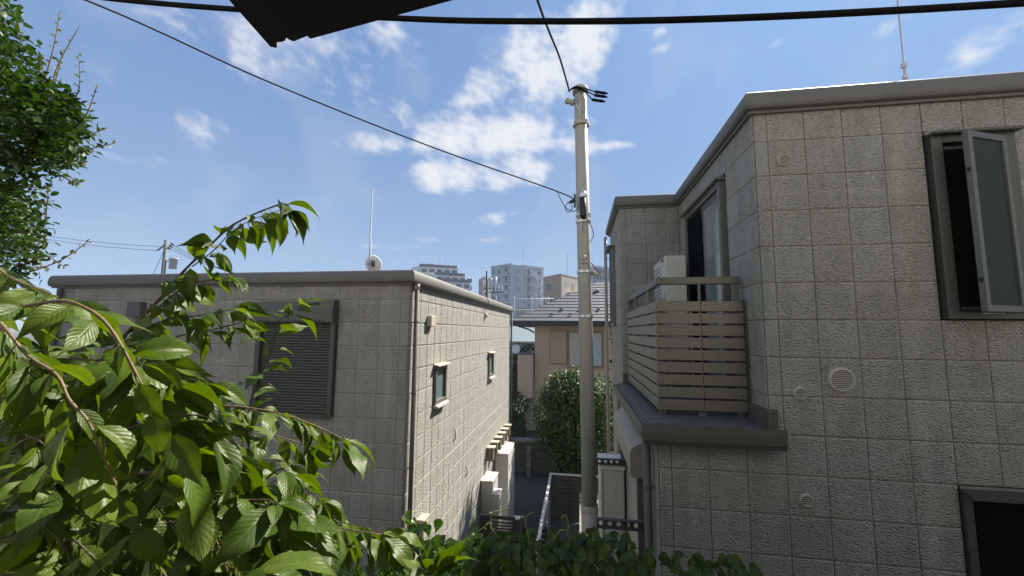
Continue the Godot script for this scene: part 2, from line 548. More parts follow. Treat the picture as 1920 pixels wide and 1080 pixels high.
	out.blit_rect(im, Rect2i(W / 2, 0, W / 2, H), Vector2i(0, 0))
	out.blit_rect(im, Rect2i(0, 0, W / 2, H), Vector2i(W / 2, 0))
	return ImageTexture.create_from_image(out)

# ---------------------------------------------------------------- walls of clay panels
var tile_meshes := {}
func tile_mesh(w: float, h: float) -> Mesh:
	var key := "%d_%d" % [roundi(w * 200), roundi(h * 200)]
	if not tile_meshes.has(key):
		var g := 0.0045
		var hw := w * 0.5 - g
		var hh := h * 0.5 - g
		var b: float = min(0.012, hw * 0.4)
		var d := 0.012
		var mb := MB.new()
		var o := [Vector3(-hw, -hh, 0), Vector3(hw, -hh, 0), Vector3(hw, hh, 0), Vector3(-hw, hh, 0)]
		var m := [Vector3(-hw, -hh, d * 0.55), Vector3(hw, -hh, d * 0.55), Vector3(hw, hh, d * 0.55), Vector3(-hw, hh, d * 0.55)]
		var i := [Vector3(-hw + b, -hh + b, d), Vector3(hw - b, -hh + b, d), Vector3(hw - b, hh - b, d), Vector3(-hw + b, hh - b, d)]
		mb.quad(i[0], i[1], i[2], i[3], Vector3(0, 0, 1))
		for k in 4:
			var j := (k + 1) % 4
			var n: Vector3 = (o[k] + o[j]) * 0.5
			mb.quad(o[k], o[j], m[j], m[k], n)
			mb.quad(m[k], m[j], i[j], i[k], n + Vector3(0, 0, 0.05))
		tile_meshes[key] = mb.mesh()
	return tile_meshes[key]

var tiles := []   # gathered for the house under construction

# one wall: plane through base, along udir (a world axis, so that u is a world coordinate), facing n
func wall(house: Node3D, called: String, base: Vector3, udir: Vector3, n: Vector3, u0: float, u1: float, v0: float, v1: float, us: float, vs: float, vstep: float, holes: Array):
	var thick := 0.14
	var mb := MB.new()
	var ucuts := [u0, u1]
	var vcuts := [v0, v1]
	for h in holes:
		ucuts.append_array([clamp(h[0], u0, u1), clamp(h[1], u0, u1)])
		vcuts.append_array([clamp(h[2], v0, v1), clamp(h[3], v0, v1)])
	ucuts.sort()
	vcuts.sort()
	for i in ucuts.size() - 1:
		for j in vcuts.size() - 1:
			var a: float = ucuts[i]
			var b: float = ucuts[i + 1]
			var c: float = vcuts[j]
			var d: float = vcuts[j + 1]
			if b - a < 0.001 or d - c < 0.001: continue
			var inside := false
			for h in holes:
				if (a + b) * 0.5 > h[0] and (a + b) * 0.5 < h[1] and (c + d) * 0.5 > h[2] and (c + d) * 0.5 < h[3] and h.size() < 5: inside = true
			if inside: continue
			var ctr := base + udir * (a + b) * 0.5 + UP * (c + d) * 0.5 - n * (0.012 + thick * 0.5)
			var size := udir.abs() * (b - a) + UP * (d - c) + n.abs() * thick
			mb.box(ctr, size)
	var w := part(called, mb, M.joint, house)
	var bx := UP.cross(n)
	var bs := Basis(bx, UP, n)
	var ul := [u0]
	var x := us
	while x > u0: x -= 0.3
	x += 0.3
	while x < u1 - 0.02:
		if x > u0 + 0.02: ul.append(x)
		x += 0.3
	ul.append(u1)
	var vl := [v0]
	var y := vs
	while y > v0: y -= vstep
	y += vstep
	while y < v1 - 0.02:
		if y > v0 + 0.02: vl.append(y)
		y += vstep
	vl.append(v1)
	for i in ul.size() - 1:
		for j in vl.size() - 1:
			var cu: float = (ul[i] + ul[i + 1]) * 0.5
			var cv: float = (vl[j] + vl[j + 1]) * 0.5
			var skip := false
			for h in holes:
				if cu > h[0] and cu < h[1] and cv > h[2] and cv < h[3]: skip = true
			if skip: continue
			var p := base + udir * cu + UP * cv - n * 0.012
			var q := to_px(p)
			var score: float = absf(n.dot(p.normalized())) / max(0.2, p.length_squared())
			if q.z < 0.1 or q.x < -60 or q.x > 1980 or q.y < -60 or q.y > 1140: score *= 0.001
			tiles.append({"s": score, "xf": Transform3D(bs, p), "w": ul[i + 1] - ul[i], "h": vl[j + 1] - vl[j], "p": w})

func lay_tiles(house: Node3D):
	tiles.sort_custom(func(a, b): return a.s > b.s)
	var rest := SurfaceTool.new()
	rest.begin(Mesh.PRIMITIVE_TRIANGLES)
	for i in tiles.size():
		var t: Dictionary = tiles[i]
		var m := tile_mesh(t.w, t.h)
		# each panel sits a little differently in its bed
		var xf: Transform3D = t.xf
		xf.origin += xf.basis.z * rng.randf_range(-0.0012, 0.0012)
		if i < 298:
			inst("tile", m, M["panel%d" % rng.randi_range(0, 4)], t.p, Transform3D(xf.basis, xf.origin - house.position - t.p.position))
		else:
			rest.append_from(m, 0, xf)
	if tiles.size() > 298:
		var o := inst("tile_field", rest.commit(), M.panel0, house, Transform3D(Basis(), -house.position))
		o.set_meta("kind", "stuff")
	tiles = []

func round_vent(house: Node3D, c: Vector3, n: Vector3, r: float, slats: int, m: Material):
	var bx := UP.cross(n)
	var xf := Transform3D(Basis(bx, n, bx.cross(n)), c)
	var mb := MB.new()
	mb.lathe([Vector2(r * 1.05, 0.0), Vector2(r * 1.02, 0.014), Vector2(r * 0.86, 0.022), Vector2(r * 0.80, 0.012), Vector2(r * 0.80, 0.001)], xf, 24)
	var v := part("vent", mb, m, house)
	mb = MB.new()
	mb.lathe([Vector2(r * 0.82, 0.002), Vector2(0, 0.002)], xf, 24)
	part("gap_shade", mb, M.black, v)  # black disc paints the shade in the gaps between the slats
	for i in slats:
		var y := (float(i) + 0.5) / slats * 1.56 - 0.78
		var hw := sqrt(max(0.0, 0.64 - y * y)) * r
		var s := MB.new()
		s.box(c + n * 0.011 + UP * y * r, bx.abs() * hw * 2.0 + UP * (r * 0.72 / slats) + n.abs() * 0.004, Basis(bx, -0.25))
		part("slat", s, m, v)

func pipe(house: Node3D, x: float, z: float, y0: float, y1: float, r: float, m: Material, wall_dir: Vector3):
	var mb := MB.new(true)
	mb.tube([Vector3(x, y0, z), Vector3(x, y1, z)], r, 12)
	var p := part("downpipe", mb, m, house)
	var y := y1 - 0.45
	while y > y0 + 0.2:
		var b := MB.new()
		b.lathe([Vector2(r, -0.012), Vector2(r + 0.004, -0.012), Vector2(r + 0.004, 0.012), Vector2(r, 0.012)], Transform3D(Basis(), Vector3(x, y, z)), 12)
		b.bar(Vector3(x, y, z) + wall_dir * r, Vector3(x, y, z) + wall_dir * 0.11, 0.012, 0.012)
		part("bracket", b, m, p)
		y -= 0.95

const VS := 0.3157
const GUTTER := [Vector2(0.0, 0.0), Vector2(0.030, 0.0), Vector2(0.034, 0.024), Vector2(0.058, 0.026), Vector2(0.072, 0.036), Vector2(0.082, 0.056), Vector2(0.086, 0.082), Vector2(0.085, 0.110), Vector2(0.080, 0.136), Vector2(0.071, 0.160), Vector2(0.059, 0.180), Vector2(0.044, 0.194), Vector2(0.030, 0.199), Vector2(0.0, 0.199)]

func make_left_house():
	var ZL := -5.202
	var XL := -2.218
	var gr := -5.45
	var h := thing("panel_house", "grey panel-clad house with closed shutter and low flat roof behind the cherry leaves", "house", Vector3(-5.0, gr, -9.4))
	var top := 0.64
	var xl := -8.05
	var zb := -13.45
	wall(h, "wall", Vector3(0, 0, ZL), Vector3(1, 0, 0), Vector3(0, 0, 1), xl, XL - 0.013, gr, top, -2.956, 0.7328, VS, [[-4.456, -3.256, -1.161, 0.417, 1]])
	wall(h, "side_wall", Vector3(XL, 0, 0), Vector3(0, 0, 1), Vector3(1, 0, 0), zb, ZL - 0.014, gr, top, -5.295, 0.7328, VS, [[-6.795, -6.195, -1.161, -0.53, 1], [-10.695, -10.095, -1.161, -0.53, 1]])
	lay_tiles(h)
	var mb := MB.new()
	mb.box(Vector3((xl + XL) * 0.5, (gr + top) * 0.5, zb + 0.07), Vector3(XL - xl - 0.05, top - gr, 0.14))
	mb.box(Vector3(xl + 0.07, (gr + top) * 0.5, (ZL + zb) * 0.5), Vector3(0.14, top - gr, ZL - zb - 0.4))
	part("back_wall", mb, M.joint, h)
	mb = MB.new()
	mb.box(Vector3((xl + XL) * 0.5, top + 0.08, (ZL + zb) * 0.5), Vector3(XL - xl - 0.01, 0.12, ZL - zb - 0.01))
	part("roof", mb, M.gutter_dark, h)
	mb = MB.new()
	mb.sweep(GUTTER.map(func(p): return Vector2(p.x, p.y + 0.612)), [Vector3(xl - 0.1, 0, ZL), Vector3(XL, 0, ZL), Vector3(XL, 0, zb - 0.1)], 1.0)
	part("eave_gutter", mb, M.gutter, h)
	# shuttered window
	mb = MB.new()
	for s in [[-4.456, -4.386], [-3.326, -3.256]]:
		mb.box(Vector3((s[0] + s[1]) * 0.5, -0.53, ZL + 0.02), Vector3(s[1] - s[0], 1.27, 0.09), Basis(), 0.004)
	mb.box(Vector3(-3.856, -1.15, ZL + 0.02), Vector3(1.06, 0.05, 0.09), Basis(), 0.004)
	var win := part("shutter_window", mb, M.shutter, h)
	mb = MB.new()
	var pitch := 0.0385
	var y := -1.125
	while y < 0.11:
		mb.prism(PackedVector2Array([Vector2(0, 0), Vector2(0.010, 0.005), Vector2(0.014, 0.016), Vector2(0.012, 0.030), Vector2(0.004, 0.035), Vector2(0.0, pitch)]), Transform3D(Basis(Vector3(0, 0, 1), UP, Vector3(-1, 0, 0)), Vector3(-3.326, y, ZL - 0.002)), 1.06)
		y += pitch
	part("shutter_curtain", mb, M.shutter, win)
	mb = MB.new()
	mb.prism(PackedVector2Array([Vector2(-0.01, 0.10), Vector2(0.125, 0.10), Vector2(0.135, 0.13), Vector2(0.135, 0.27), Vector2(0.12, 0.30), Vector2(0.10, 0.37), Vector2(-0.01, 0.385)]), Transform3D(Basis(Vector3(0, 0, 1), UP, Vector3(-1, 0, 0)), Vector3(-3.36, 0, ZL)), 1.15)
	part("shutter_case", mb, M.shutter_case, win)
	mb = MB.new()
	mb.prism(PackedVector2Array([Vector2(-0.01, 0.10), Vector2(0.14, 0.10), Vector2(0.14, 0.29), Vector2(0.105, 0.395), Vector2(-0.01, 0.41)]), Transform3D(Basis(Vector3(0, 0, 1), UP, Vector3(-1, 0, 0)), Vector3(-3.256, 0, ZL)), 0.10)
	part("case_end", mb, M.shutter_case, win)
	# fittings of the front
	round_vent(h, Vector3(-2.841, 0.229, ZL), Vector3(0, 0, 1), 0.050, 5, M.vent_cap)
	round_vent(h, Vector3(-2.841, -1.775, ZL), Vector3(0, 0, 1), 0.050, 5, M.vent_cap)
	for b in [[-4.73, 0.20, 0.10, 0.17], [-6.50, 0.28, 0.24, 0.22]]:
		mb = MB.new()
		mb.box(Vector3(b[0], b[1], ZL + 0.05), Vector3(b[2], b[3], 0.10), Basis(), 0.008)
		part("wall_hood", mb, M.shutter_case, h)
	# pipes at the corners
	pipe(h, XL + 0.055, ZL - 0.09, gr, 0.56, 0.031, M.pipe_dark, Vector3(-1, 0, 0))
	mb = MB.new(true)
	mb.tube([Vector3(XL + 0.055, 0.55, ZL - 0.09), Vector3(XL + 0.05, 0.625, ZL - 0.09)], [0.036, 0.042], 12)
	part("pipe_collar", mb, M.pipe_light, h)
	pipe(h, XL + 0.055, zb + 0.02, gr, 0.60, 0.031, M.pipe_dark, Vector3(-1, 0, 0))
	pipe(h, -7.93, ZL + 0.06, gr, 0.60, 0.035, M.pipe_dark, Vector3(0, 0, -1))
	# small windows on the sunny side
	for z in [[-6.75, -6.20], [-10.68, -10.11]]:
		var zc: float = (z[0] + z[1]) * 0.5
		var zw: float = z[1] - z[0]
		mb = MB.new()
		mb.box(Vector3(XL + 0.012, -0.845, z[0] + 0.03), Vector3(0.06, 0.60, 0.06), Basis(), 0.004)
		mb.box(Vector3(XL + 0.012, -0.845, z[1] - 0.03), Vector3(0.06, 0.60, 0.06), Basis(), 0.004)
		mb.box(Vector3(XL + 0.012, -1.115, zc), Vector3(0.056, 0.06, zw - 0.12), Basis(), 0.004)
		mb.box(Vector3(XL + 0.012, -0.585, zc), Vector3(0.056, 0.06, zw - 0.12), Basis(), 0.004)
		var wn := part("window", mb, M.frame_mid, h)
		mb = MB.new()
		mb.box(Vector3(XL - 0.006, -0.85, zc), Vector3(0.012, 0.50, zw - 0.12))
		part("pane", mb, M.frosted_green, wn)
		mb = MB.new()
		mb.prism(PackedVector2Array([Vector2(0, 0.0), Vector2(0.10, -0.012), Vector2(0.10, 0.004), Vector2(0, 0.026)]), Transform3D(Basis(Vector3(1, 0, 0), UP, Vector3(0, 0, 1)), Vector3(XL, -0.545, z[0] - 0.03)), zw + 0.06)
		part("hood", mb, M.beige_box, wn)
		mb = MB.new()
		mb.prism(PackedVector2Array([Vector2(0, 0.0), Vector2(0.09, -0.02), Vector2(0.09, -0.045), Vector2(0, -0.045)]), Transform3D(Basis(Vector3(1, 0, 0), UP, Vector3(0, 0, 1)), Vector3(XL, -1.145, z[0])), zw)
		part("sill", mb, M.white_plastic, wn)
	# boxes, hoods and loops fixed to the sunny wall
	for b in [[-5.93, 0.14, 0.075, 0.16, 0.20], [-5.75, -2.70, 0.12, 0.24, 0.24]]:
		mb = MB.new()
		mb.box(Vector3(XL + b[2] * 0.5, b[1], b[0]), Vector3(b[2], b[3], b[4]), Basis(), 0.008)
		part("junction_box", mb, M.beige_box, h)
	mb = MB.new()
	mb.prism(PackedVector2Array([Vector2(0, 0), Vector2(0.09, -0.10), Vector2(0, -0.15)]), Transform3D(Basis(Vector3(1, 0, 0), UP, Vector3(0, 0, 1)), Vector3(XL, 0.46, -9.75)), 0.10)
	part("cable_hood", mb, M.beige_box, h)
	mb = MB.new(true)
	mb.tube(spline([Vector3(XL - 0.2, 0.80, -9.6), Vector3(XL + 0.03, 0.815, -9.62), Vector3(XL + 0.095, 0.72, -9.64), Vector3(XL + 0.085, 0.62, -9.66), Vector3(XL + 0.03, 0.56, -9.68), Vector3(XL + 0.02, 0.44, -9.70)], 20), 0.006, 6)
	part("gutter_cable", mb, M.black_cable, h)
	for z in [-7.1, -9.0, -10.9, -12.8]:
		mb = MB.new()
		mb.sweep(GUTTER.map(func(p): return Vector2(p.x * 1.02, p.y * 1.01 + 0.611)), [Vector3(XL, 0, z), Vector3(XL, 0, z - 0.05)], 1.0)
		part("gutter_joint", mb, M.gutter, h)
	for i in 6:
		mb = MB.new()
		var z := -10.15 - i * 0.48
		mb.box(Vector3(XL + 0.085, -2.98, z), Vector3(0.17, 0.30, 0.17), Basis(), 0.01)
		var hd := part("meter_box", mb, M.brown_box, h)
		mb = MB.new()
		mb.box(Vector3(XL + 0.10, -2.815, z), Vector3(0.21, 0.03, 0.23), Basis(), 0.008)
		part("cap", mb, M.beige_box, hd)
	for b in [[-7.35, -1.86], [-8.2, -2.75]]:
		mb = MB.new(true)
		mb.tube([Vector3(XL, b[1] + 0.10, b[0]), Vector3(XL + 0.03, b[1] + 0.08, b[0]), Vector3(XL + 0.035, b[1] - 0.06, b[0]), Vector3(XL, b[1] - 0.10, b[0] - 0.02)], 0.012, 6)
		part("wall_loop", mb, M.white_plastic, h)
	# things that stand by this wall
	outdoor_unit("tall white heater cabinet standing against the sunny panel wall beside the alley", Vector3(XL + 0.20, -5.45, -11.6), Vector3(0.36, 2.22, 1.15), "heater_cabinet", "cabinet")
	outdoor_unit("white outdoor unit on the sunny wall in front of the tall cabinet", Vector3(XL + 0.15, -5.45, -9.8), Vector3(0.28, 2.05, 0.62), "outdoor_unit", "outdoor unit")
	outdoor_unit("low white meter case standing before the outdoor unit on the sunny wall", Vector3(XL + 0.38, -5.45, -9.55), Vector3(0.14, 1.82, 0.34), "meter_case", "meter case")

func outdoor_unit(label: String, base: Vector3, s: Vector3, called: String, category: String):
	var t := thing(called, label, category, base)
	var mb := MB.new()
	mb.box(base + UP * (s.y * 0.5 + 0.03), Vector3(s.x, s.y - 0.06, s.z), Basis(), 0.012)
	part("case", mb, M.white_plastic, t)
	mb = MB.new()
	mb.box(base + UP * (s.y + 0.008), Vector3(s.x + 0.03, 0.03, s.z + 0.03), Basis(), 0.01)
	part("lid", mb, M.white_plastic, t)
	mb = MB.new()
	for q in [-0.4, 0.4]: mb.box(base + Vector3(0, 0.015, q * s.z), Vector3(s.x * 0.9, 0.03, 0.06))
	part("foot", mb, M.black, t)
	mb = MB.new()
	mb.box(base + Vector3(s.x * 0.5 + 0.001, s.y * 0.83, s.z * 0.3), Vector3(0.006, 0.16, 0.07))
	part("handle", mb, M.black, t)

# ---------------------------------------------------------------- the right house
func make_right_house():
	var ZR := -3.792
	var XR := 1.556
	var X0 := 0.662
	var ZW := -6.52
	var ZB := -8.42
	var gr := -3.75
	var top := 1.985
	var xr := 5.4
	var h := thing("panel_house", "tall panel-clad house with slatted corner balcony and open casement window", "house", Vector3(3.2, gr, -6.0))
	var nz := Vector3(0, 0, 1)
	var nx := Vector3(-1, 0, 0)
	var X := Vector3(1, 0, 0)
	var Z := Vector3(0, 0, 1)
	wall(h, "wall", Vector3(0, 0, ZR), X, nz, XR + 0.013, xr, -0.831, top, 1.6776, 1.379, VS, [[2.878, 3.478, 0.116, 1.695]])
	wall(h, "lower_wall", Vector3(0, 0, ZR), X, nz, X0 + 0.013, xr, gr, -0.832, 1.6776, 1.379, VS, [[2.878, 4.078, -2.41, -1.147]])
	wall(h, "side_wall", Vector3(XR, 0, 0), Z, nx, ZW - 0.16, ZR - 0.014, -0.82, top, -3.915, 1.379, VS, [[-6.015, -4.515, -0.82, 1.695]])
	wall(h, "wing_wall", Vector3(0, 0, ZW), X, nz, X0 + 0.013, XR - 0.001, -0.82, top, 0.77, 1.379, VS, [])
	wall(h, "wing_side_wall", Vector3(X0, 0, 0), Z, nx, ZB, ZW - 0.014, gr, top, -6.8, 1.379, VS, [[-8.0, -7.35, 0.116, 1.52, 1]])
	wall(h, "lower_side_wall", Vector3(X0, 0, 0), Z, nx, ZW - 0.013, ZR - 0.014, gr, -0.832, -3.915, 1.379, VS, [[-6.3, -4.55, -3.40, -1.46, 1]])
	lay_tiles(h)
	var mb := MB.new()
	mb.box(Vector3((X0 + xr) * 0.5, (gr + top) * 0.5, ZB + 0.07), Vector3(xr - X0 - 0.32, top - gr, 0.14))
	mb.box(Vector3(xr - 0.07, (gr + top) * 0.5, (ZR + ZB) * 0.5), Vector3(0.14, top - gr, ZR - ZB - 0.32))
	part("back_wall", mb, M.joint, h)
	# floors, partition and ceiling close the rooms
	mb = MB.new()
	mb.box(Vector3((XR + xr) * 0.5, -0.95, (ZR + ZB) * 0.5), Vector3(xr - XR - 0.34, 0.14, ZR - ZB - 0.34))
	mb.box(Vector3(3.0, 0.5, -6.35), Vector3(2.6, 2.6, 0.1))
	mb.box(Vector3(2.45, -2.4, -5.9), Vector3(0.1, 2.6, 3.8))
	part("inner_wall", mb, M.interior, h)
	mb = MB.new()
	mb.box(Vector3((XR + xr) * 0.5, top + 0.07, (ZR + ZB) * 0.5), Vector3(xr - XR - 0.01, 0.11, ZR - ZB - 0.01))
	mb.box(Vector3((X0 + XR) * 0.5 + 0.0, top + 0.07, (ZW + ZB) * 0.5), Vector3(XR - X0 - 0.01, 0.105, ZW - ZB - 0.01))
	part("roof", mb, M.gutter_dark, h)
	mb = MB.new()
	mb.sweep(GUTTER.map(func(p): return Vector2(p.x, p.y + 1.945)), [Vector3(xr + 0.1, 0, ZR), Vector3(XR, 0, ZR), Vector3(XR, 0, ZW), Vector3(X0, 0, ZW), Vector3(X0, 0, ZB - 0.05)], -1.0)
	part("eave_gutter", mb, M.gutter, h)
	# vents
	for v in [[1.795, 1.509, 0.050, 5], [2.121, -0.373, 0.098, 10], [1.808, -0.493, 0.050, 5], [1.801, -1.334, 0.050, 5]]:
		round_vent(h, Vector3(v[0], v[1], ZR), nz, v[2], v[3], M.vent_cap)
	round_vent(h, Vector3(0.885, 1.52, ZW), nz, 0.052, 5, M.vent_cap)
	casement(h, ZR)
	lower_window(h, ZR)
	sliding_door(h, XR)
	balcony(h, ZR, XR, X0, ZW)
	# slit window on the wing side
	mb = MB.new()
	mb.box(Vector3(X0 - 0.02, 0.81, -7.675), Vector3(0.07, 1.40, 0.64), Basis(), 0.006)
	var sw := part("slit_window", mb, M.frame_mid, h)
	mb = MB.new()
	mb.box(Vector3(X0 - 0.057, 0.81, -7.675), Vector3(0.008, 1.28, 0.5))
	part("pane", mb, M.frosted_dark, sw)
	mb = MB.new()
	mb.box(Vector3(X0 - 0.06, 1.52, -7.675), Vector3(0.14, 0.03, 0.72), Basis(), 0.006)
	part("hood", mb, M.frame_mid, sw)
	pipe(h, X0 - 0.09, ZB - 0.02, gr, 1.93, 0.033, M.pipe_light, Vector3(1, 0, 0))
	pipe(h, X0 - 0.045, -6.95, gr, -0.98, 0.036, M.pipe_light, Vector3(1, 0, 0))
	pipe(h, X0 - 0.055, -4.00, gr, -0.93, 0.036, M.gutter, Vector3(1, 0, 0))
	# ground-floor roller shutter seen edge-on
	mb = MB.new()
	mb.prism(PackedVector2Array([Vector2(0.0, -1.46), Vector2(0.13, -1.46), Vector2(0.15, -1.42), Vector2(0.15, -1.22), Vector2(0.13, -1.17), Vector2(0.0, -1.10)]), Transform3D(Basis(Vector3(-1, 0, 0), UP, Vector3(0, 0, -1)), Vector3(X0, 0, -4.45)), 1.95)
	var sh := part("shutter_case", mb, M.pipe_light, h)
	mb = MB.new()
	var y := -3.40
	while y < -1.47:
		mb.prism(PackedVector2Array([Vector2(-0.012, 0), Vector2(0.012, 0.006), Vector2(0.018, 0.020), Vector2(0.012, 0.034), Vector2(-0.012, 0.040)]), Transform3D(Basis(Vector3(-1, 0, 0), UP, Vector3(0, 0, -1)), Vector3(X0, y, -4.62)), 1.62)
		y += 0.040
	part("shutter_curtain", mb, M.pipe_light, sh)
	mb = MB.new()
	for z in [-4.585, -6.265]: mb.box(Vector3(X0 - 0.03, -2.43, z), Vector3(0.09, 1.94, 0.07), Basis(), 0.004)
	part("shutter_rail", mb, M.frame_mid, sh)
	# perforated steel arms holding the pole line off the wall
	for z in [-4.16, -6.05]: perforated_arm(h, z, X0)

func perforated_arm(h: Node3D, z: float, x1: float):
	var mb := MB.new()
	var x0 := x1 - 0.50
	var y := -1.79
	mb.box(Vector3((x0 + x1) * 0.5, y + 0.036, z), Vector3(x1 - x0, 0.008, 0.05))
	mb.box(Vector3((x0 + x1) * 0.5, y - 0.036, z), Vector3(x1 - x0, 0.008, 0.05))
	# web with round holes: plates between the holes, cut along arcs
	var n := 5
	var cell := (x1 - 0.1 - x0) / n
	for i in n:
		var cx := x0 + (i + 0.5) * cell
		var r := 0.022
		for sgn in [-1.0, 1.0]:
			var poly := PackedVector2Array()
			poly.append(Vector2(cx - cell * 0.5, 0))
			poly.append(Vector2(cx - r, 0))
			for k in range(1, 8):
				var a := PI - PI * k / 8.0
				poly.append(Vector2(cx + r * cos(a), sgn * r * sin(a)))
			poly.append(Vector2(cx + r, 0))
			poly.append(Vector2(cx + cell * 0.5, 0))
			poly.append(Vector2(cx + cell * 0.5, sgn * 0.032))
			poly.append(Vector2(cx - cell * 0.5, sgn * 0.032))
			mb.prism(poly, Transform3D(Basis(), Vector3(0, y, z - 0.002)), 0.004)
	mb.box(Vector3(x1 - 0.05, y, z), Vector3(0.10, 0.064, 0.005))
	mb.box(Vector3(x1 - 0.006, y, z), Vector3(0.012, 0.16, 0.08))
	part("perforated_arm", mb, M.pipe_dark, h)

func casement(h: Node3D, ZR: float):
	var x0 := 2.895
	var x1 := 3.485
	var y0 := 0.125
	var y1 := 1.632
	var mb := MB.new()
	var zc := ZR - 0.03
	mb.box(Vector3(x0 + 0.04, (y0 + y1) * 0.5, zc), Vector3(0.08, y1 - y0, 0.16), Basis(), 0.005)
	mb.box(Vector3(x1 - 0.04, (y0 + y1) * 0.5, zc), Vector3(0.08, y1 - y0, 0.16), Basis(), 0.005)
	mb.box(Vector3((x0 + x1) * 0.5, y0 + 0.03, zc), Vector3(x1 - x0 - 0.16, 0.06, 0.158), Basis(), 0.005)
	mb.box(Vector3((x0 + x1) * 0.5, y1 - 0.03, zc), Vector3(x1 - x0 - 0.16, 0.06, 0.158), Basis(), 0.005)
	var w := part("casement_window", mb, M.frame_dark, h)
	mb = MB.new()
	mb.box(Vector3((x0 + x1) * 0.5 + 0.005, y1 + 0.012, ZR + 0.045), Vector3(x1 - x0 + 0.03, 0.024, 0.12), Basis(), 0.004)
	part("hood", mb, M.frame_dark, w)
	mb = MB.new()
	mb.box(Vector3((x0 + x1) * 0.5, y1 + 0.046, ZR - 0.004), Vector3(x1 - x0 + 0.02, 0.03, 0.016))
	part("trim", mb, M.joint, w)
	mb = MB.new()
	for x in [x0 + 0.10, x1 - 0.10]: mb.box(Vector3(x, (y0 + y1) * 0.5, zc - 0.02), Vector3(0.028, y1 - y0 - 0.13, 0.10), Basis(), 0.003)
	for y in [y0 + 0.085, y1 - 0.085]: mb.box(Vector3((x0 + x1) * 0.5, y, zc - 0.02), Vector3(x1 - x0 - 0.25, 0.028, 0.098), Basis(), 0.003)
	part("inner_frame", mb, M.frame_mid, w)
	mb = MB.new()
	mb.box(Vector3((x0 + x1) * 0.5, (y0 + y1) * 0.5, zc - 0.06), Vector3(x1 - x0 - 0.26, y1 - y0 - 0.18, 0.003))
	part("fly_screen", mb, M.screen, w)
	# the sash stands open, hinged on its right stile
	var L := x1 - x0 - 0.17
	var hinge := Vector3(x1 - 0.09, (y0 + y1) * 0.5 + 0.005, ZR + 0.05)
	var b := Basis()
	b = Basis(UP, deg_to_rad(22.0))
	var along := b * Vector3(-1, 0, 0)
	var nn := b * Vector3(0, 0, 1)
	var hh := y1 - y0 - 0.09
	mb = MB.new()
	mb.box(hinge + along * (L - 0.02), Vector3(0.04, hh, 0.042), b, 0.003)
	mb.box(hinge + along * 0.02, Vector3(0.04, hh, 0.042), b, 0.003)
	for s in [-1.0, 1.0]: mb.box(hinge + along * L * 0.5 + UP * s * (hh * 0.5 - 0.025), Vector3(L - 0.08, 0.05, 0.038), b, 0.003)
	var sash := part("sash", mb, M.frame_mid, w)
	mb = MB.new()
	mb.box(hinge + along * L * 0.5, Vector3(L - 0.08, hh - 0.1, 0.008), b)
	part("pane", mb, M.frosted_dark, sash)
	for s in [-0.28, 0.33]:
		mb = MB.new()
		mb.box(hinge + along * (L + 0.004) - UP * s * hh, Vector3(0.012, 0.03, 0.02), b)
		part("catch", mb, M.black, sash)
	var stay := MB.new()
	stay.bar(hinge + along * L * 0.5 - UP * (hh * 0.5 + 0.01), Vector3(x1 - 0.4, y0 + 0.045, ZR), 0.012, 0.006)
	part("stay", stay, M.aluminium, w)

func lower_window(h: Node3D, ZR: float):
	var x0 := 2.885
	var x1 := 4.075
	var y0 := -2.405
	var y1 := -1.19
	var mb := MB.new()
	var zc := ZR - 0.04
	mb.box(Vector3(x0 + 0.03, (y0 + y1) * 0.5, zc), Vector3(0.06, y1 - y0, 0.13), Basis(), 0.004)
	mb.box(Vector3(x1 - 0.03, (y0 + y1) * 0.5, zc), Vector3(0.06, y1 - y0, 0.13), Basis(), 0.004)
	mb.box(Vector3((x0 + x1) * 0.5, y0 + 0.03, zc), Vector3(x1 - x0 - 0.12, 0.06, 0.128))
	mb.box(Vector3((x0 + x1) * 0.5, y1 - 0.03, zc), Vector3(x1 - x0 - 0.12, 0.06, 0.128))
	var w := part("lower_window", mb, M.frame_dark, h)
	mb = MB.new()
	mb.prism(PackedVector2Array([Vector2(0, 0.02), Vector2(0.10, 0.0), Vector2(0.10, -0.03), Vector2(0, -0.03)]), Transform3D(Basis(Vector3(0, 0, 1), UP, Vector3(-1, 0, 0)), Vector3(x1, y1, ZR)), x1 - x0)
	part("hood", mb, M.frame_dark, w)
	mb = MB.new()
	mb.box(Vector3((x0 + x1) * 0.5, -1.164, ZR - 0.004), Vector3(x1 - x0, 0.022, 0.016))
	part("trim", mb, M.joint, w)
	mb = MB.new()
	mb.box(Vector3((x0 + x1) * 0.5, (y0 + y1) * 0.5, zc - 0.05), Vector3(x1 - x0 - 0.12, y1 - y0 - 0.12, 0.004))
	part("fly_screen", mb, M.screen, w)

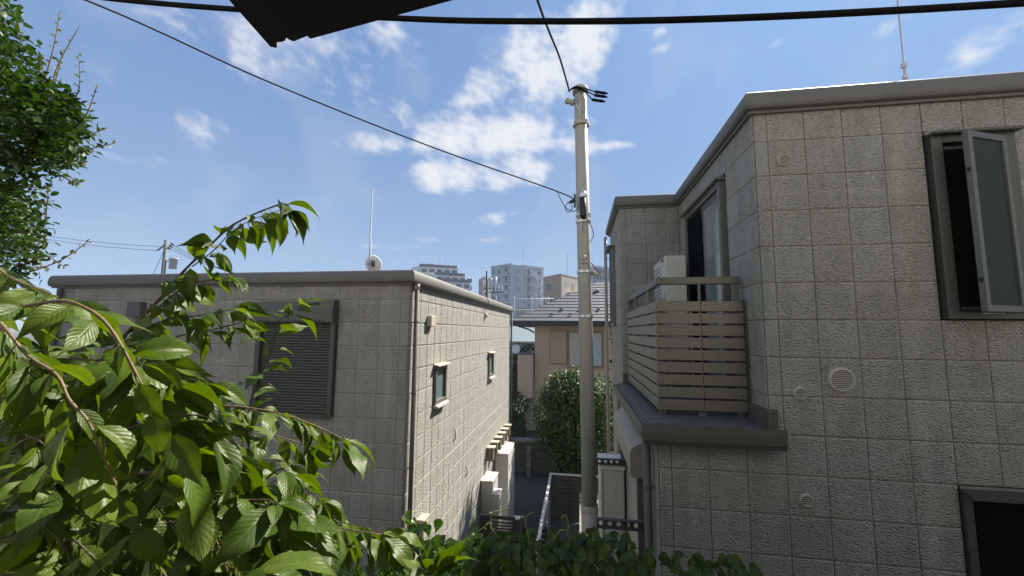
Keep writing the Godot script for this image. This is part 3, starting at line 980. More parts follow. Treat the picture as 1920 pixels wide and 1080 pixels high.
func sliding_door(h: Node3D, XR: float):
	var z0 := -5.985
	var z1 := -4.55
	var y0 := -0.74
	var y1 := 1.625
	var mb := MB.new()
	var xc := XR + 0.01
	mb.box(Vector3(xc, (y0 + y1) * 0.5, z0 + 0.03), Vector3(0.13, y1 - y0, 0.06), Basis(), 0.004)
	mb.box(Vector3(xc, (y0 + y1) * 0.5, z1 - 0.03), Vector3(0.13, y1 - y0, 0.06), Basis(), 0.004)
	mb.box(Vector3(xc, y1 - 0.03, (z0 + z1) * 0.5), Vector3(0.128, 0.06, z1 - z0 - 0.12))
	mb.box(Vector3(xc, y0 + 0.03, (z0 + z1) * 0.5), Vector3(0.128, 0.06, z1 - z0 - 0.12))
	var d := part("sliding_door", mb, M.frame_mid, h)
	mb = MB.new()
	mb.box(Vector3(XR - 0.04, y1 + 0.02, (z0 + z1) * 0.5), Vector3(0.13, 0.035, z1 - z0 + 0.06), Basis(), 0.005)
	part("hood", mb, M.frame_mid, d)
	var zm := (z0 + z1) * 0.5
	# two sashes; the far one carries the fly screen
	for s in [[z0 + 0.06, zm + 0.02, 0.035], [zm - 0.02, z1 - 0.06, 0.0]]:
		mb = MB.new()
		for z in [s[0] + 0.022, s[1] - 0.022]: mb.box(Vector3(xc + s[2] - 0.015, (y0 + y1) * 0.5, z), Vector3(0.03, y1 - y0 - 0.13, 0.044), Basis(), 0.003)
		for y in [y0 + 0.09, y1 - 0.09]: mb.box(Vector3(xc + s[2] - 0.015, y, (s[0] + s[1]) * 0.5), Vector3(0.028, 0.05, s[1] - s[0] - 0.09), Basis(), 0.003)
		var sash := part("sash", mb, M.frame_mid, d)
		mb = MB.new()
		mb.box(Vector3(xc + s[2] - 0.015, (y0 + y1) * 0.5, (s[0] + s[1]) * 0.5), Vector3(0.006, y1 - y0 - 0.23, s[1] - s[0] - 0.09))
		part("pane", mb, M.glass, sash)
	mb = MB.new()
	mb.box(Vector3(xc - 0.045, (y0 + y1) * 0.5, (z0 + zm) * 0.5 + 0.03), Vector3(0.003, y1 - y0 - 0.2, zm - z0 - 0.1))
	part("fly_screen", mb, M.screen, d)
	# gathered curtain behind the near pane
	mb = MB.new(true)
	var pts := []
	var n := 44
	for i in n + 1:
		var t := float(i) / n
		pts.append(Vector3(xc + 0.14 + 0.022 * sin(t * 46.0) + 0.01 * sin(t * 17.0), 0, lerp(zm - 0.1, z1 + 0.03, t)))
	for i in n:
		mb.quad(pts[i] + UP * y0, pts[i + 1] + UP * y0, pts[i + 1] + UP * 1.50, pts[i] + UP * 1.50, Vector3(-1, 0, 0))
	part("curtain", mb, M.curtain, d)

func balcony(h: Node3D, ZR: float, XR: float, X0: float, ZW: float):
	var mb := MB.new()
	mb.box(Vector3((0.60 + XR) * 0.5, -0.80, (-3.74 + ZW) * 0.5), Vector3(XR - 0.60 - 0.002, 0.06, -3.74 - ZW - 0.002), Basis(), 0.004)
	var b := part("balcony", mb, M.membrane, h)
	mb = MB.new()
	var prof := [Vector2(-0.01, 0.0), Vector2(0.020, -0.020), Vector2(0.055, -0.012), Vector2(0.078, 0.03), Vector2(0.086, 0.09), Vector2(0.086, 0.155), Vector2(0.072, 0.155), Vector2(0.064, 0.05), Vector2(0.03, 0.03), Vector2(-0.01, 0.03)]
	mb.sweep(prof.map(func(p): return Vector2(p.x, p.y - 0.925)), [Vector3(1.64, 0, -3.752), Vector3(0.605, 0, -3.752), Vector3(0.605, 0, ZW + 0.01)], -1.0)
	part("balcony_gutter", mb, M.gutter_dark, b)
	mb = MB.new()
	mb.box(Vector3(0.575, -0.79, (-3.77 + ZW) * 0.5), Vector3(0.05, 0.012, -3.80 - ZW))
	mb.box(Vector3(0.655, -0.762, (-3.80 + ZW) * 0.5), Vector3(0.012, 0.018, -3.84 - ZW))
	part("drip_edge", mb, M.gutter_dark, b)
	mb = MB.new()
	mb.box(Vector3(1.545, -0.70, -5.1), Vector3(0.03, 0.15, 2.75), Basis(), 0.004)
	mb.box(Vector3(1.575, -0.70, ZR + 0.012), Vector3(0.09, 0.15, 0.03), Basis(), 0.004)
	mb.box(Vector3(1.1, -0.70, ZW + 0.016), Vector3(0.86, 0.15, 0.03), Basis(), 0.004)
	part("flashing", mb, M.gutter_dark, b)
	# slats
	var xs := 0.737
	var zf := -4.10
	var y0 := -0.722
	var pitch := 0.1147
	for i in 9:
		var y := y0 + pitch * (i + 0.5) - 0.004
		for s in [[xs + 0.012, 1.146], [1.150, 1.520]]:
			mb = MB.new()
			mb.box(Vector3((s[0] + s[1]) * 0.5, y, zf - 0.008), Vector3(s[1] - s[0], 0.096, 0.016), Basis(), 0.003)
			part("slat", mb, M.bronze, b)
		for s in [[zf - 0.012, -5.02], [-5.024, -6.28], [-6.284, -6.45]]:
			mb = MB.new()
			mb.box(Vector3(xs + 0.008, y, (s[0] + s[1]) * 0.5), Vector3(0.016, 0.096, s[0] - s[1]), Basis(), 0.003)
			part("slat", mb, M.bronze, b)
	mb = MB.new()
	mb.box(Vector3(xs + 0.006, y0 + 0.513, zf - 0.006), Vector3(0.012, 1.034, 0.012))
	part("corner_trim", mb, M.bronze, b)
	for p in [Vector3(1.148, 0, zf - 0.040), Vector3(1.47, 0, zf - 0.044), Vector3(xs + 0.042, 0, -4.72), Vector3(xs + 0.042, 0, -5.7), Vector3(xs + 0.042, 0, -6.40), Vector3(xs + 0.05, 0, zf - 0.05)]:
		mb = MB.new()
		var top := 0.46
		var wide := Vector3(0.062, 0, 0.035) if p.z > -4.2 else Vector3(0.035, 0, 0.07)
		if is_equal_approx(p.x, 1.148): wide = Vector3(0.02, 0, 0.03)
		if is_equal_approx(p.x, xs + 0.05): top = 0.28
		mb.box(Vector3(p.x, (top - 0.77) * 0.5, p.z), wide + UP * (top + 0.77), Basis(), 0.003)
		part("post", mb, M.bronze_dark, b)
	mb = MB.new()
	mb.box(Vector3(1.50, y0 + 0.513, zf - 0.03), Vector3(0.03, 1.02, 0.02))
	mb.box(Vector3(1.528, y0 + 0.51, zf - 0.02), Vector3(0.012, 1.04, 0.05))
	part("end_plate", mb, M.frame_dark, b)
	mb = MB.new()
	mb.box(Vector3(1.165, 0.497, zf - 0.055), Vector3(0.71, 0.072, 0.05), Basis(), 0.006)
	mb.box(Vector3(xs + 0.048, 0.497, -5.33), Vector3(0.05, 0.072, 2.36), Basis(), 0.006)
	mb.box(Vector3(xs + 0.046, 0.497, zf - 0.058), Vector3(0.058, 0.078, 0.06), Basis(), 0.01)
	part("top_rail", mb, M.bronze_dark, b)
	mb = MB.new()
	mb.box(Vector3(1.13, -0.752, zf - 0.05), Vector3(0.07, 0.05, 0.07), Basis(), 0.004)
	part("post_foot", mb, M.membrane, b)

func balcony_units():
	var g := "outdoor units stacked on the balcony"
	for k in 2:
		var y0 := -0.30 + k * 0.69
		var hgt := 0.60
		var base := Vector3(1.25, y0, -5.86)
		var t := thing("outdoor_unit", ["white air conditioner unit low on the balcony rack", "white air conditioner unit on top of another on the balcony"][k], "outdoor unit", base, g)
		var mb := MB.new()
		mb.box(base + UP * hgt * 0.5, Vector3(0.255, hgt, 0.78), Basis(), 0.01)
		part("case", mb, M.white_plastic, t)
		mb = MB.new()
		mb.box(base + Vector3(-0.132, hgt * 0.5, -0.02), Vector3(0.02, hgt - 0.08, 0.66), Basis(), 0.006)
		part("fan_panel", mb, M.white_plastic, t)
		mb = MB.new()
		for i in 9: mb.box(base + Vector3(-0.144, 0.08 + i * 0.05, -0.08), Vector3(0.006, 0.010, 0.46))
		part("grille", mb, M.frame_dark, t)
		mb = MB.new()
		mb.box(base + Vector3(-0.144, hgt - 0.05, 0.26), Vector3(0.006, 0.03, 0.12))
		mb.box(base + Vector3(-0.05, 0.27, 0.392), Vector3(0.012, 0.03, 0.006))
		part("handle", mb, M.black, t)
	var r := thing("unit_rack", "aluminium rack holding two air conditioner units on the balcony", "rack", Vector3(1.26, -0.77, -5.86))
	for sx in [-1.0, 1.0]:
		for sz in [-1.0, 1.0]:
			var mb := MB.new()
			mb.box(Vector3(1.26 + sx * 0.135, -0.21, -5.86 + sz * 0.43), Vector3(0.03, 1.12, 0.03))
			part("leg", mb, M.aluminium, r)
	for y in [-0.32, 0.37]:
		var mb := MB.new()
		for sx in [-1.0, 1.0]: mb.box(Vector3(1.26 + sx * 0.10, y, -5.86), Vector3(0.03, 0.03, 0.83))
		for sz in [-1.0, 1.0]: mb.box(Vector3(1.26, y - 0.002, -5.86 + sz * 0.43), Vector3(0.24, 0.026, 0.028))
		part("shelf_bar", mb, M.aluminium, r)

# ---------------------------------------------------------------- pole and wires
const PZ := -4.30
func pole_x(y: float) -> float: return lerp(0.098, 0.048, clamp((y + 1.6) / 4.25, -1.0, 1.0))

func make_pole():
	var base := Vector3(pole_x(-3.75), -3.75, PZ)
	var t := thing("steel_pole", "pale steel utility pole with cable sleeves at its cap, in the gap between houses", "utility pole", base)
	var seg := func(y0, y1, r0, r1):
		var mb := MB.new(true)
		mb.tube([Vector3(pole_x(y0), y0, PZ), Vector3(pole_x(y1), y1, PZ)], [r0, r1], 28)
		return mb
	part("lower_tube", seg.call(-3.75, -1.72, 0.086, 0.084), M.pole, t)
	part("upper_tube", seg.call(-1.74, 2.62, 0.0725, 0.0665), M.pole, t)
	var mb := MB.new()
	mb.lathe([Vector2(0.084, -0.03), Vector2(0.087, -0.005), Vector2(0.084, 0.012), Vector2(0.0755, 0.035)], Transform3D(Basis(), Vector3(pole_x(-1.72), -1.72, PZ)), 28)
	part("sleeve_joint", mb, M.pole, t)
	mb = MB.new(true)
	mb.lathe([Vector2(0.070, -0.03), Vector2(0.084, -0.03), Vector2(0.086, 0.01), Vector2(0.078, 0.035), Vector2(0.05, 0.058), Vector2(0.0, 0.068)], Transform3D(Basis(), Vector3(pole_x(2.62), 2.62, PZ)), 28)
	part("cap", mb, M.pole, t)
	for y in [2.25, 0.62, 1.155, 1.225, 0.16]:
		mb = MB.new()
		var r := 0.0722 if y > 0.9 else 0.0742
		var hh := 0.012 if y < 2 else 0.02
		mb.lathe([Vector2(r, -hh), Vector2(r + 0.006, -hh), Vector2(r + 0.006, hh), Vector2(r, hh)], Transform3D(Basis(), Vector3(pole_x(y), y, PZ)), 28)
		if y > 2: mb.lathe([Vector2(r, -0.04), Vector2(r + 0.016, -0.035), Vector2(r + 0.016, -0.022), Vector2(r, -0.018)], Transform3D(Basis(), Vector3(pole_x(y), y, PZ)), 28)
		part("band", mb, M.galvanised if y < 2 else M.pole, t)
	# insulator and clamps at the head
	var hp := Vector3(pole_x(2.5), 2.5, PZ)
	mb = MB.new(true)
	mb.lathe([Vector2(0.0, -0.05), Vector2(0.03, -0.05), Vector2(0.035, -0.02), Vector2(0.022, 0.0), Vector2(0.035, 0.02), Vector2(0.03, 0.05), Vector2(0, 0.05)], Transform3D(Basis(Vector3(0, 0, 1), 1.2), hp + Vector3(-0.115, -0.01, 0.03)), 14)
	part("insulator", mb, M.pole, t)
	mb = MB.new(true)
	mb.tube([hp + Vector3(-0.115, 0.0, 0.03), hp + Vector3(-0.06, -0.01, 0.07), hp + Vector3(-0.045, -0.08, 0.075), hp + Vector3(-0.01, -0.15, 0.078), hp + Vector3(0.01, -0.235, 0.078)], 0.006, 6)
	mb.tube([hp + Vector3(-0.03, 0.0, 0.075), hp + Vector3(0.0, -0.05, 0.08), hp + Vector3(-0.01, -0.11, 0.08), hp + Vector3(0.02, -0.17, 0.08)], 0.006, 6)
	part("clamp", mb, M.galvanised, t)
	# three taped cable ends pointing right
	for e in [[Vector3(0.155, 0.07, 0.05), 0.0], [Vector3(0.15, 0.025, 0.06), -0.01], [Vector3(0.125, -0.03, 0.07), -0.02]]:
		var tip: Vector3 = hp + e[0]
		mb = MB.new(true)
		mb.tube(spline([hp + Vector3(-0.125, 0.10, 0.06), hp + Vector3(-0.05, 0.115 + e[1], 0.105), hp + Vector3(0.04, 0.085 + e[1] * 2.0, 0.105), tip], 14), 0.006, 6)
		var jl := part("jumper", mb, M.black_cable, t)
		mb = MB.new(true)
		var dr := Vector3(1, -0.28, 0.05).normalized()
		mb.tube([tip - dr * 0.01, tip + dr * 0.01, tip + dr * 0.05, tip + dr * 0.10, tip + dr * 0.14], [0.008, 0.017, 0.015, 0.016, 0.006], 8)
		part("sleeve", mb, M.black_cable, jl)
	# cable terminal half way up
	var cp := Vector3(pole_x(1.3), 1.3, PZ + 0.095)
	mb = MB.new(true)
	mb.lathe([Vector2(0, -0.13), Vector2(0.026, -0.13), Vector2(0.034, -0.10), Vector2(0.036, 0.09), Vector2(0, 0.09)], Transform3D(Basis(), cp), 16)
	part("cable_closure", mb, M.black, t)
	mb = MB.new(true)
	mb.lathe([Vector2(0.037, 0.088), Vector2(0.042, 0.10), Vector2(0.036, 0.145), Vector2(0.02, 0.155), Vector2(0, 0.155)], Transform3D(Basis(), cp), 16)
	part("closure_dome", mb, M.galvanised, t)
	mb = MB.new()
	mb.box(cp + Vector3(-0.085, 0.08, -0.07), Vector3(0.022, 0.14, 0.05), Basis(), 0.004)
	part("bracket", mb, M.pipe_dark, t)
	mb = MB.new(true)
	mb.tube([cp + Vector3(-0.09, 0.08, -0.07), cp + Vector3(-0.13, 0.065, -0.05), cp + Vector3(-0.145, 0.055, -0.05)], [0.022, 0.016, 0.008], 8)
	part("anchor", mb, M.pipe_dark, t)
	mb = MB.new(true)
	for k in 2:
		var ring := []
		for i in 15: ring.append(cp + Vector3(-0.148 + (0.038 - k * 0.005) * cos(TAU * i / 14.0), 0.0 + 0.05 * sin(TAU * i / 14.0) + k * 0.006, -0.045 + k * 0.01))
		mb.tube(ring, 0.0025, 5)
	part("slack_loop", mb, M.black_cable, t)
	mb = MB.new(true)
	mb.tube(spline([cp + Vector3(0.02, -0.13, 0.0), cp + Vector3(0.075, -0.21, 0.0), cp + Vector3(0.105, -0.30, -0.04), cp + Vector3(0.062, -0.38, -0.08)], 14), 0.004, 6)
	part("drop_cable", mb, M.black_cable, t)
	mb = MB.new(true)
	mb.tube([cp + Vector3(0.0, -0.20, -0.01), cp + Vector3(0.03, -0.235, -0.01), cp + Vector3(0.0, -0.255, -0.01), cp + Vector3(-0.035, -0.235, -0.01), cp + Vector3(0.0, -0.16, -0.01)], 0.005, 6)
	part("hook", mb, M.galvanised, t)
	mb = MB.new(true)
	mb.tube([Vector3(pole_x(0.72), 0.72, PZ + 0.073), Vector3(pole_x(0.72) - 0.01, 0.74, PZ + 0.10), Vector3(pole_x(0.72) + 0.01, 0.78, PZ + 0.09)], 0.007, 6)
	mb.box(Vector3(pole_x(0.7), 0.71, PZ + 0.078), Vector3(0.06, 0.012, 0.02))
	part("step_lug", mb, M.galvanised, t)
	# lamp-like fitting on the far side
	mb = MB.new(true)
	mb.tube([Vector3(0.15, 0.62, PZ - 0.02), Vector3(0.19, 0.605, PZ - 0.02), Vector3(0.235, 0.59, PZ - 0.02)], [0.03, 0.022, 0.012], 10)
	part("side_fitting", mb, M.white_plastic, t)
	mb = MB.new(true)
	mb.tube([Vector3(0.13, 0.74, PZ - 0.02), Vector3(0.19, 0.66, PZ - 0.02), Vector3(0.24, 0.595, PZ - 0.02)], 0.006, 6)
	mb.box(Vector3(0.135, 0.62, PZ - 0.02), Vector3(0.012, 0.18, 0.03))
	part("side_cable", mb, M.black, t)

	# wires
	wire("overhead_cable", "thin dark cable slanting down across the sky to the terminal on the steel pole", [cam_at(-420, -210, 2.6), cam_at(160, 0, 3.0), cam_at(500, 152, 3.5), cam_at(800, 272, 4.0), cam_at(1040, 357, 4.26), on_z(1080, 377, PZ + 0.09)], 0.0065, M.grey_cable, 40)
	wire("looped_cable", "thin black cable sagging in a loop under the terminal on the steel pole", [on_z(1045, 360, PZ + 0.09), on_z(1056, 383, PZ + 0.09), on_z(1066, 393, PZ + 0.09), on_z(1077, 396, PZ + 0.09), on_z(1086, 387, PZ + 0.10)], 0.004, M.black_cable, 20)
	wire("service_cable", "twisted black service cable rising steeply from the cap of the steel pole", [hp + Vector3(-0.118, 0.09, 0.06), on_z(1050, 110, -3.7), on_z(1030, 60, -3.1), on_z(1008, 0, -2.5), on_z(985, -90, -1.9), on_z(930, -300, -1.3)], 0.0095, M.grey_cable, 30)
	wire("thick_cable", "thick black cable sagging across the top of the view behind the eave", [cam_at(-200, -60, 3.4), cam_at(230, 0, 3.1), cam_at(720, 33, 2.8), cam_at(1040, 40, 2.6), cam_at(1400, 33, 2.35), cam_at(1920, 5, 2.1), cam_at(2300, -30, 1.95)], 0.019, M.black_cable, 50)

func wire(called: String, label: String, pts: Array, r: float, m: Material, n: int):
	var t := thing(called, label, "cable", pts[pts.size() - 1])
	var mb := MB.new(true)
	mb.tube(spline(pts, n), r, 8)
	part("strand", mb, m, t)

func antenna_on_left_roof():
	var base := Vector3(-3.53, 0.775, -6.5)
	var t := thing("roof_aerial", "thin grey aerial mast with a round dish seen from behind on the low roof", "aerial", base)
	var mb := MB.new(true)
	mb.tube([base, base + Vector3(-0.004, 0.75, 0), base + Vector3(-0.008, 0.752, 0), base + Vector3(-0.012, 1.70, 0)], [0.016, 0.016, 0.012, 0.010], 10)
	part("mast", mb, M.far_grey, t)
	mb = MB.new(true)
	var c := base + Vector3(0.01, 0.36, -0.07)
	mb.lathe([Vector2(0.0, 0.0), Vector2(0.08, 0.008), Vector2(0.15, 0.034), Vector2(0.155, 0.046), Vector2(0.08, 0.02), Vector2(0.0, 0.012)], Transform3D(Basis(Vector3(1, 0, 0), -PI / 2 + 0.35), c), 28)
	part("dish", mb, M.far_white, t)
	mb = MB.new()
	mb.box(c + Vector3(-0.01, 0.0, 0.035), Vector3(0.10, 0.035, 0.05), Basis(), 0.004)
	mb.box(c + Vector3(0.03, 0.01, 0.025), Vector3(0.035, 0.10, 0.04), Basis(), 0.004)
	part("dish_bracket", mb, M.pipe_dark, t)
	mb = MB.new()
	mb.box(base + UP * 0.015, Vector3(0.22, 0.03, 0.22), Basis(), 0.004)
	part("foot_plate", mb, M.gutter_dark, t)

func antenna_on_right_roof():
	var base := Vector3(4.41, 2.09, -6.0)
	var t := thing("roof_aerial", "slim aerial mast standing on the roof of the tall panel house", "aerial", base)
	var mb := MB.new(true)
	mb.tube([base, base + UP * 1.55, base + UP * 1.552, base + UP * 3.4], [0.020, 0.020, 0.013, 0.012], 10)
	part("mast", mb, M.far_steel, t)
	mb = MB.new()
	mb.lathe([Vector2(0.02, -0.03), Vector2(0.034, -0.03), Vector2(0.034, 0.03), Vector2(0.02, 0.03)], Transform3D(Basis(), base + UP * 1.55), 12)
	mb.lathe([Vector2(0.02, -0.02), Vector2(0.032, -0.02), Vector2(0.032, 0.02), Vector2(0.02, 0.02)], Transform3D(Basis(), base + UP * 1.38), 12)
	part("collar", mb, M.far_steel, t)
	mb = MB.new()
	mb.box(base + UP * 0.015, Vector3(0.22, 0.03, 0.22))
	part("foot_plate", mb, M.gutter_dark, t)

# ---------------------------------------------------------------- alley, terraces, yard
func make_ground():
	var mb := MB.new()
	mb.quad(Vector3(-900, -5.55, 60), Vector3(900, -5.55, 60), Vector3(900, -5.55, -1400), Vector3(-900, -5.55, -1400), UP)
	structure("ground", mb, M.asphalt)
	# terrace the right-hand house stands on
	mb = MB.new()
	mb.box(Vector3(4.3, -4.65, -6.4), Vector3(8.6, 1.80, 7.6))
	structure("house_terrace", mb, M.concrete)
	# the bank where the camera stands
	mb = MB.new()
	mb.box(Vector3(0, -3.75, 1.85), Vector3(30, 3.6, 8.6))
	structure("upper_bank", mb, M.soil)
	# planted bank behind the far retaining wall
	mb = MB.new()
	mb.box(Vector3(1.2, -4.95, -19.5), Vector3(8.6, 1.2, 5.4))
	structure("planted_bank", mb, M.soil)
	# far retaining wall of rough stones
	var t := thing("retaining_wall", "dark rough stone retaining wall at the end of the alley", "wall", Vector3(0, -5.55, -16.6))
	mb = MB.new()
	mb.box(Vector3(0.6, -4.93, -16.7), Vector3(9.0, 1.24, 0.3))
	part("core", mb, M.stone, t)
	rng.seed = 5
	for r in 4:
		var x := -3.9
		while x < 1.4:
			var w := rng.randf_range(0.28, 0.5)
			mb = MB.new()
			mb.box(Vector3(x + w * 0.5, -5.55 + 0.31 * (r + 0.5), -16.55), Vector3(w - 0.02, 0.29, rng.randf_range(0.06, 0.1)), Basis(Vector3(0, 0, 1), rng.randf_range(-0.02, 0.02)), 0.02)
			part("stone", mb, M.stone, t)
			x += w
	mb = MB.new()
	mb.box(Vector3(0.6, -4.28, -16.66), Vector3(9.0, 0.08, 0.42), Basis(), 0.01)
	part("coping", mb, M.concrete, t)
	# kerb posts by the wall
	for x in [-1.9, -0.75]:
		var p := thing("kerb_post", "short concrete post before the bare stretch of the stone retaining wall" if x < -1.5 else "short concrete post under the dark shrub tree by the retaining wall", "post", Vector3(x, -5.55, -16.2), "posts at the retaining wall")
		mb = MB.new()
		mb.box(Vector3(x, -5.0, -16.2), Vector3(0.14, 1.1, 0.12), Basis(), 0.015)
		part("shaft", mb, M.concrete, p)
		mb = MB.new()
		mb.box(Vector3(x, -4.43, -16.2), Vector3(0.16, 0.05, 0.14), Basis(), 0.015)
		part("top", mb, M.concrete, p)

func make_alley_fences():
	# brown slatted fence with white rails
	var zf := -12.68
	var xf := -0.825
	var gy := -5.55
	var top := -4.2
	var t := thing("slat_fence", "dark brown slatted fence with white top rails in the alley", "fence", Vector3(0, gy, zf))
	for i in 11:
		var mb := MB.new()
		mb.box(Vector3((xf + 0.86) * 0.5, top - 0.09 - i * 0.115, zf), Vector3(0.86 - xf - 0.05, 0.10, 0.02), Basis(Vector3(1, 0, 0), -0.25), 0.004)
		part("slat", mb, M.brown_slat, t)
	for x in [xf, -0.27, 0.35, 0.86]:
		var mb := MB.new()
		mb.box(Vector3(x, (gy + top) * 0.5 - 0.01, zf + 0.03), Vector3(0.06, top - gy - 0.02, 0.05), Basis(), 0.004)
		part("post", mb, M.brown_slat, t)
	var mb := MB.new()
	mb.box(Vector3((xf + 0.86) * 0.5, top + 0.012, zf), Vector3(0.86 - xf + 0.1, 0.045, 0.07), Basis(), 0.006)
	part("top_rail", mb, M.white_rail, t)
	t = thing("side_fence", "white-railed slatted fence running towards the hedge along the alley", "fence", Vector3(xf, gy, -10.7))
	mb = MB.new()
	mb.box(Vector3(xf, top + 0.013, -10.6), Vector3(0.07, 0.045, 4.0), Basis(), 0.006)
	part("top_rail", mb, M.white_rail, t)
	for i in 8:
		mb = MB.new()
		mb.box(Vector3(xf, top - 0.12 - i * 0.15, -10.6), Vector3(0.02, 0.06, 3.9), Basis(), 0.003)
		part("slat", mb, M.frame_mid, t)
	for z in [-8.7, -9.7, -10.7, -11.7]:
		mb = MB.new()
		mb.box(Vector3(xf - 0.035, (gy + top) * 0.5, z), Vector3(0.04, top - gy, 0.05), Basis(), 0.003)
		part("post", mb, M.white_rail, t)
	# louvred gate beside the sunny wall
	var zg := -9.0
	t = thing("louvred_gate", "dark louvred metal gate beside the sunny panel wall above the hedge", "gate", Vector3(-1.7, gy, zg))
	mb = MB.new()
	var gx0 := -2.10
	var gx1 := -1.34
	for x in [gx0 + 0.03, gx1 - 0.03]: mb.box(Vector3(x, -4.76, zg), Vector3(0.06, 1.56, 0.045), Basis(), 0.004)
	for y in [-3.93, -5.52]: mb.box(Vector3((gx0 + gx1) * 0.5, y, zg), Vector3(gx1 - gx0, 0.06, 0.047), Basis(), 0.004)
	mb.box(Vector3(gx0 + 0.14, -4.73, zg - 0.004), Vector3(0.17, 1.52, 0.02))
	part("frame", mb, M.brown_slat, t)
	for i in 24:
		mb = MB.new()
		mb.box(Vector3(gx0 + 0.46, -4.03 - i * 0.062, zg), Vector3(0.48, 0.034, 0.012), Basis(Vector3(1, 0, 0), -0.5))
		part("louvre", mb, M.brown_slat, t)
	mb = MB.new()
	mb.box(Vector3(gx1 + 0.06, -4.74, zg), Vector3(0.085, 1.62, 0.085), Basis(), 0.006)
	var post := part("gate_post", mb, M.brown_slat, t)
	mb = MB.new()
	mb.box(Vector3(gx1 + 0.06, -3.915, zg), Vector3(0.10, 0.035, 0.10), Basis(), 0.006)
	part("cap", mb, M.white_rail, post)
	t = thing("low_fence", "dark low slatted fence running from the gate post across the alley", "fence", Vector3(-0.9, gy, zg - 0.6))
	for i in 9:
		mb = MB.new()
		mb.box(Vector3(-0.98, -4.40 - i * 0.12, zg - 0.6), Vector3(0.55, 0.075, 0.02), Basis(), 0.003)
		part("slat", mb, M.brown_slat, t)
	for x in [-1.22, -0.74]:
		mb = MB.new()
		mb.box(Vector3(x, -4.93, zg - 0.63), Vector3(0.05, 1.22, 0.04))
		part("post", mb, M.brown_slat, t)
	# tall cabinet by the right-hand house
	var base := Vector3(0.455, -3.75, -6.40)
	t = thing("water_heater", "tall grey cabinet against the side of the balcony house", "cabinet", base)
	mb = MB.new()
	mb.box(base + Vector3(0, 0.95, 0), Vector3(0.33, 1.80, 0.62), Basis(), 0.012)
	part("case", mb, M.white_plastic, t)
	mb = MB.new()
	mb.prism(PackedVector2Array([Vector2(-0.33, 0), Vector2(0.33, 0), Vector2(0.33, 0.03), Vector2(-0.33, 0.10)]), Transform3D(Basis(Vector3(0, 0, -1), UP, Vector3(1, 0, 0)), base + Vector3(-0.175, 1.85, 0)), 0.35)
	part("lid", mb, M.far_white, t)
	mb = MB.new()
	mb.box(base + Vector3(-0.13, 0.95, 0.312), Vector3(0.008, 1.74, 0.004))
	mb.box(base + Vector3(-0.12, 1.05, 0.314), Vector3(0.03, 0.012, 0.01))
	part("seam", mb, M.black, t)
	mb = MB.new()
	for z in [-0.25, 0.25]: mb.box(base + Vector3(0, 0.025, z), Vector3(0.3, 0.05, 0.06))
	part("foot", mb, M.black, t)

